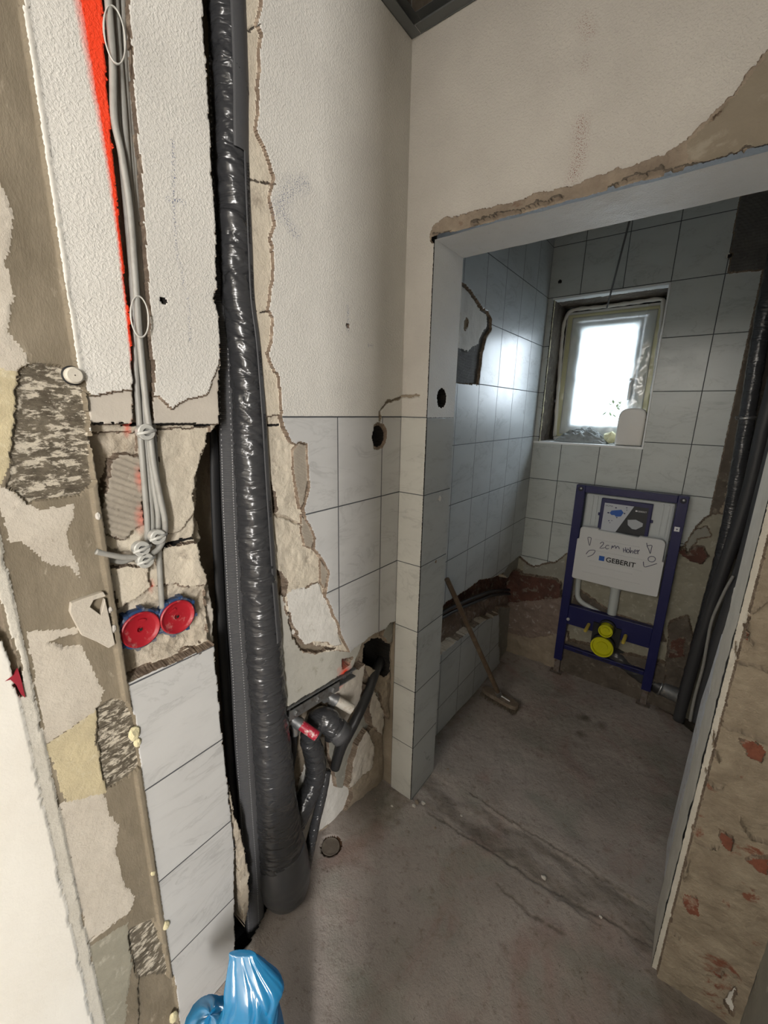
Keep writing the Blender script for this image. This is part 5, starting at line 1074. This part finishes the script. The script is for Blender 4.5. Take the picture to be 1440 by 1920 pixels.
# masking film with tape border: a wavy sheet with an opening
def sheet(mat, xs0, xs1, zs0, zs1, y, hole=None, amp=.004, seed=3, n=60, name='film', th=.0006):
    b = MB().mat(mat); nx_, nz_ = n, int(n*1.5); vs = []; idx = {}
    X = np.linspace(xs0, xs1, nx_); Z = np.linspace(zs0, zs1, nz_)
    for i, x in enumerate(X):
        for j, z in enumerate(Z):
            vs.append((x, y-abs(float(fbm(np.array(x*14+z*5), np.array(z*9-x*7), seed, 3)))*amp*2, z))
    fs = []
    for i in range(nx_-1):
        for j in range(nz_-1):
            xm = (X[i]+X[i+1])/2; zm = (Z[j]+Z[j+1])/2
            if hole and hole(xm, zm): continue
            fs.append((i*nz_+j, (i+1)*nz_+j, (i+1)*nz_+j+1, i*nz_+j+1))
    b.add(vs, fs); return b
root = empty('masking_film', (.3, WF-.02, 1.8), 'crumpled milky masking film with yellow tape border over the window frame', 'masking film')
inn = lambda x, z: (.188+.004*math.sin(z*40) < x < .408+.004*math.sin(z*31)) and (1.488 < z < 1.972+.004*math.sin(x*40))
o = sheet('masking_film', .09, .51, 1.40, 2.06, WF-.020, inn, .010, 3).build('film_sheet', root, smooth=True)
sd = o.modifiers.new('s', 'SOLIDIFY'); sd.thickness = .0005
ring_ = lambda x, z: (.125+.01*math.sin(z*17) < x < .475+.008*math.sin(z*13)) and (1.42 < z < 2.045+.006*math.sin(x*30))
o = sheet('masking_tape', .062, .536, 1.385, 2.078, WF-.012, lambda x, z: ring_(x, z), .008, 8).build('tape_border', root, smooth=True, label='yellow masking tape')
sd = o.modifiers.new('s', 'SOLIDIFY'); sd.thickness = .0006
# things on the sill
c0 = W(1042, 828, 'y', 1.47); c1 = W(1140, 830, 'y', 1.47)
b = MB().mat('cloth_grey'); nu_, nv_ = 70, 40; vs = []
xa, xb = max(c0[0], WX0+.03), c1[0]; 
for i in range(nu_):
    for j in range(nv_):
        u = i/(nu_-1); v = j/(nv_-1); e = max(0, math.sin(math.pi*min(1, max(0, u))))**.6*max(0, math.sin(math.pi*v))**.5
        f = float(fbm(np.array(u*3+v*1.5), np.array(v*3-u*1.2), 12, 3)); rg = 1-abs(float(fbm(np.array(u*6+v*5), np.array(v*4-u*5), 16, 2)))*4
        h = e*(.046+.045*f+.030*rg+.012*math.exp(-((u-.45)/.3)**2)); vs.append((xa+(xb-xa)*u, 1.42+.13*v, WZ0+.002+max(0, h)))
b.add(vs, [(i*nv_+j, (i+1)*nv_+j, (i+1)*nv_+j+1, i*nv_+j+1) for i in range(nu_-1) for j in range(nv_-1)])
n0 = len(vs); b.add([(v[0], v[1], WZ0+.001) for v in vs], [(i*nv_+j+1, (i+1)*nv_+j+1, (i+1)*nv_+j, i*nv_+j) for i in range(nu_-1) for j in range(nv_-1)])
tag(b.build('cleaning_cloth', smooth=True), 'crumpled grey cloth lying on the window sill', 'cloth')
c = W(1143, 822, 'y', 1.47); tag(blob('crumpled_paper', (c[0], 1.47, WZ0+.035), .034, 'paper_yellow', 77, (1, .9, 1)), 'crumpled pale yellow paper between cloth and white container on the sill', 'paper')
y0 = 1.40; bl = W(1151, 832, 'y', y0); br = W(1204, 835, 'y', y0); tl = W(1166, 764, 'y', y0); tz = tl[2]
pr = [(bl[0], y0, WZ0+.002), (br[0]-.004, y0, WZ0+.002)]; cxm = (bl[0]+br[0])/2; hwm = (br[0]-bl[0])/2-.002
for k in range(13):
    t_ = math.pi*k/12; pr.append((cxm+hwm*math.copysign(abs(math.cos(t_))**.75, math.cos(t_)), y0, tz-.055+.055*abs(math.sin(t_))**.8))
b = MB().mat('bottle_white'); b.prism(pr, (0, .075, 0)); o = b.build('plastic_canister', bevel=.012); o.modifiers['bevel'].segments = 4; o.modifiers['bevel'].angle_limit = math.radians(50); tag(o, 'white round topped plastic canister on the right end of the sill', 'canister')
for p in o.data.polygons: p.use_smooth = True
# shrub outside
rn = random.Random(5); b = MB().mat('leaf')
for k in range(420):
    c = np.array((rn.uniform(.15, .95), 2.75+rn.uniform(-.2, .2), rn.uniform(1.2, 1.62)-.0)); a_ = rn.uniform(0, 6.28); e = rn.uniform(-.8, .8); r = .028
    d1 = np.array((math.cos(a_)*math.cos(e), math.sin(a_)*math.cos(e), math.sin(e)))*r; d2 = np.cross(d1, (0, 0, 1.)); d2 = d2/(np.linalg.norm(d2)+1e-9)*r*.35
    b.quad(c-d1, c+d2, c+d1, c-d2)
b.mat('wood_handle')
for k in range(6): b.tube([(.3+.1*k, 2.75, .0), (.32+.1*k, 2.72, 1.5)], [.01, .004], 6)
tag(b.build('garden_shrub'), 'green shrub tips seen through the bottom of the window glass', 'shrub')
b = MB().mat('grey_green'); b.quad((-4, 1.9, -.05), (5, 1.9, -.05), (5, 9, -.05), (-4, 9, -.05)); b.build('ground_outside')['kind'] = 'structure'
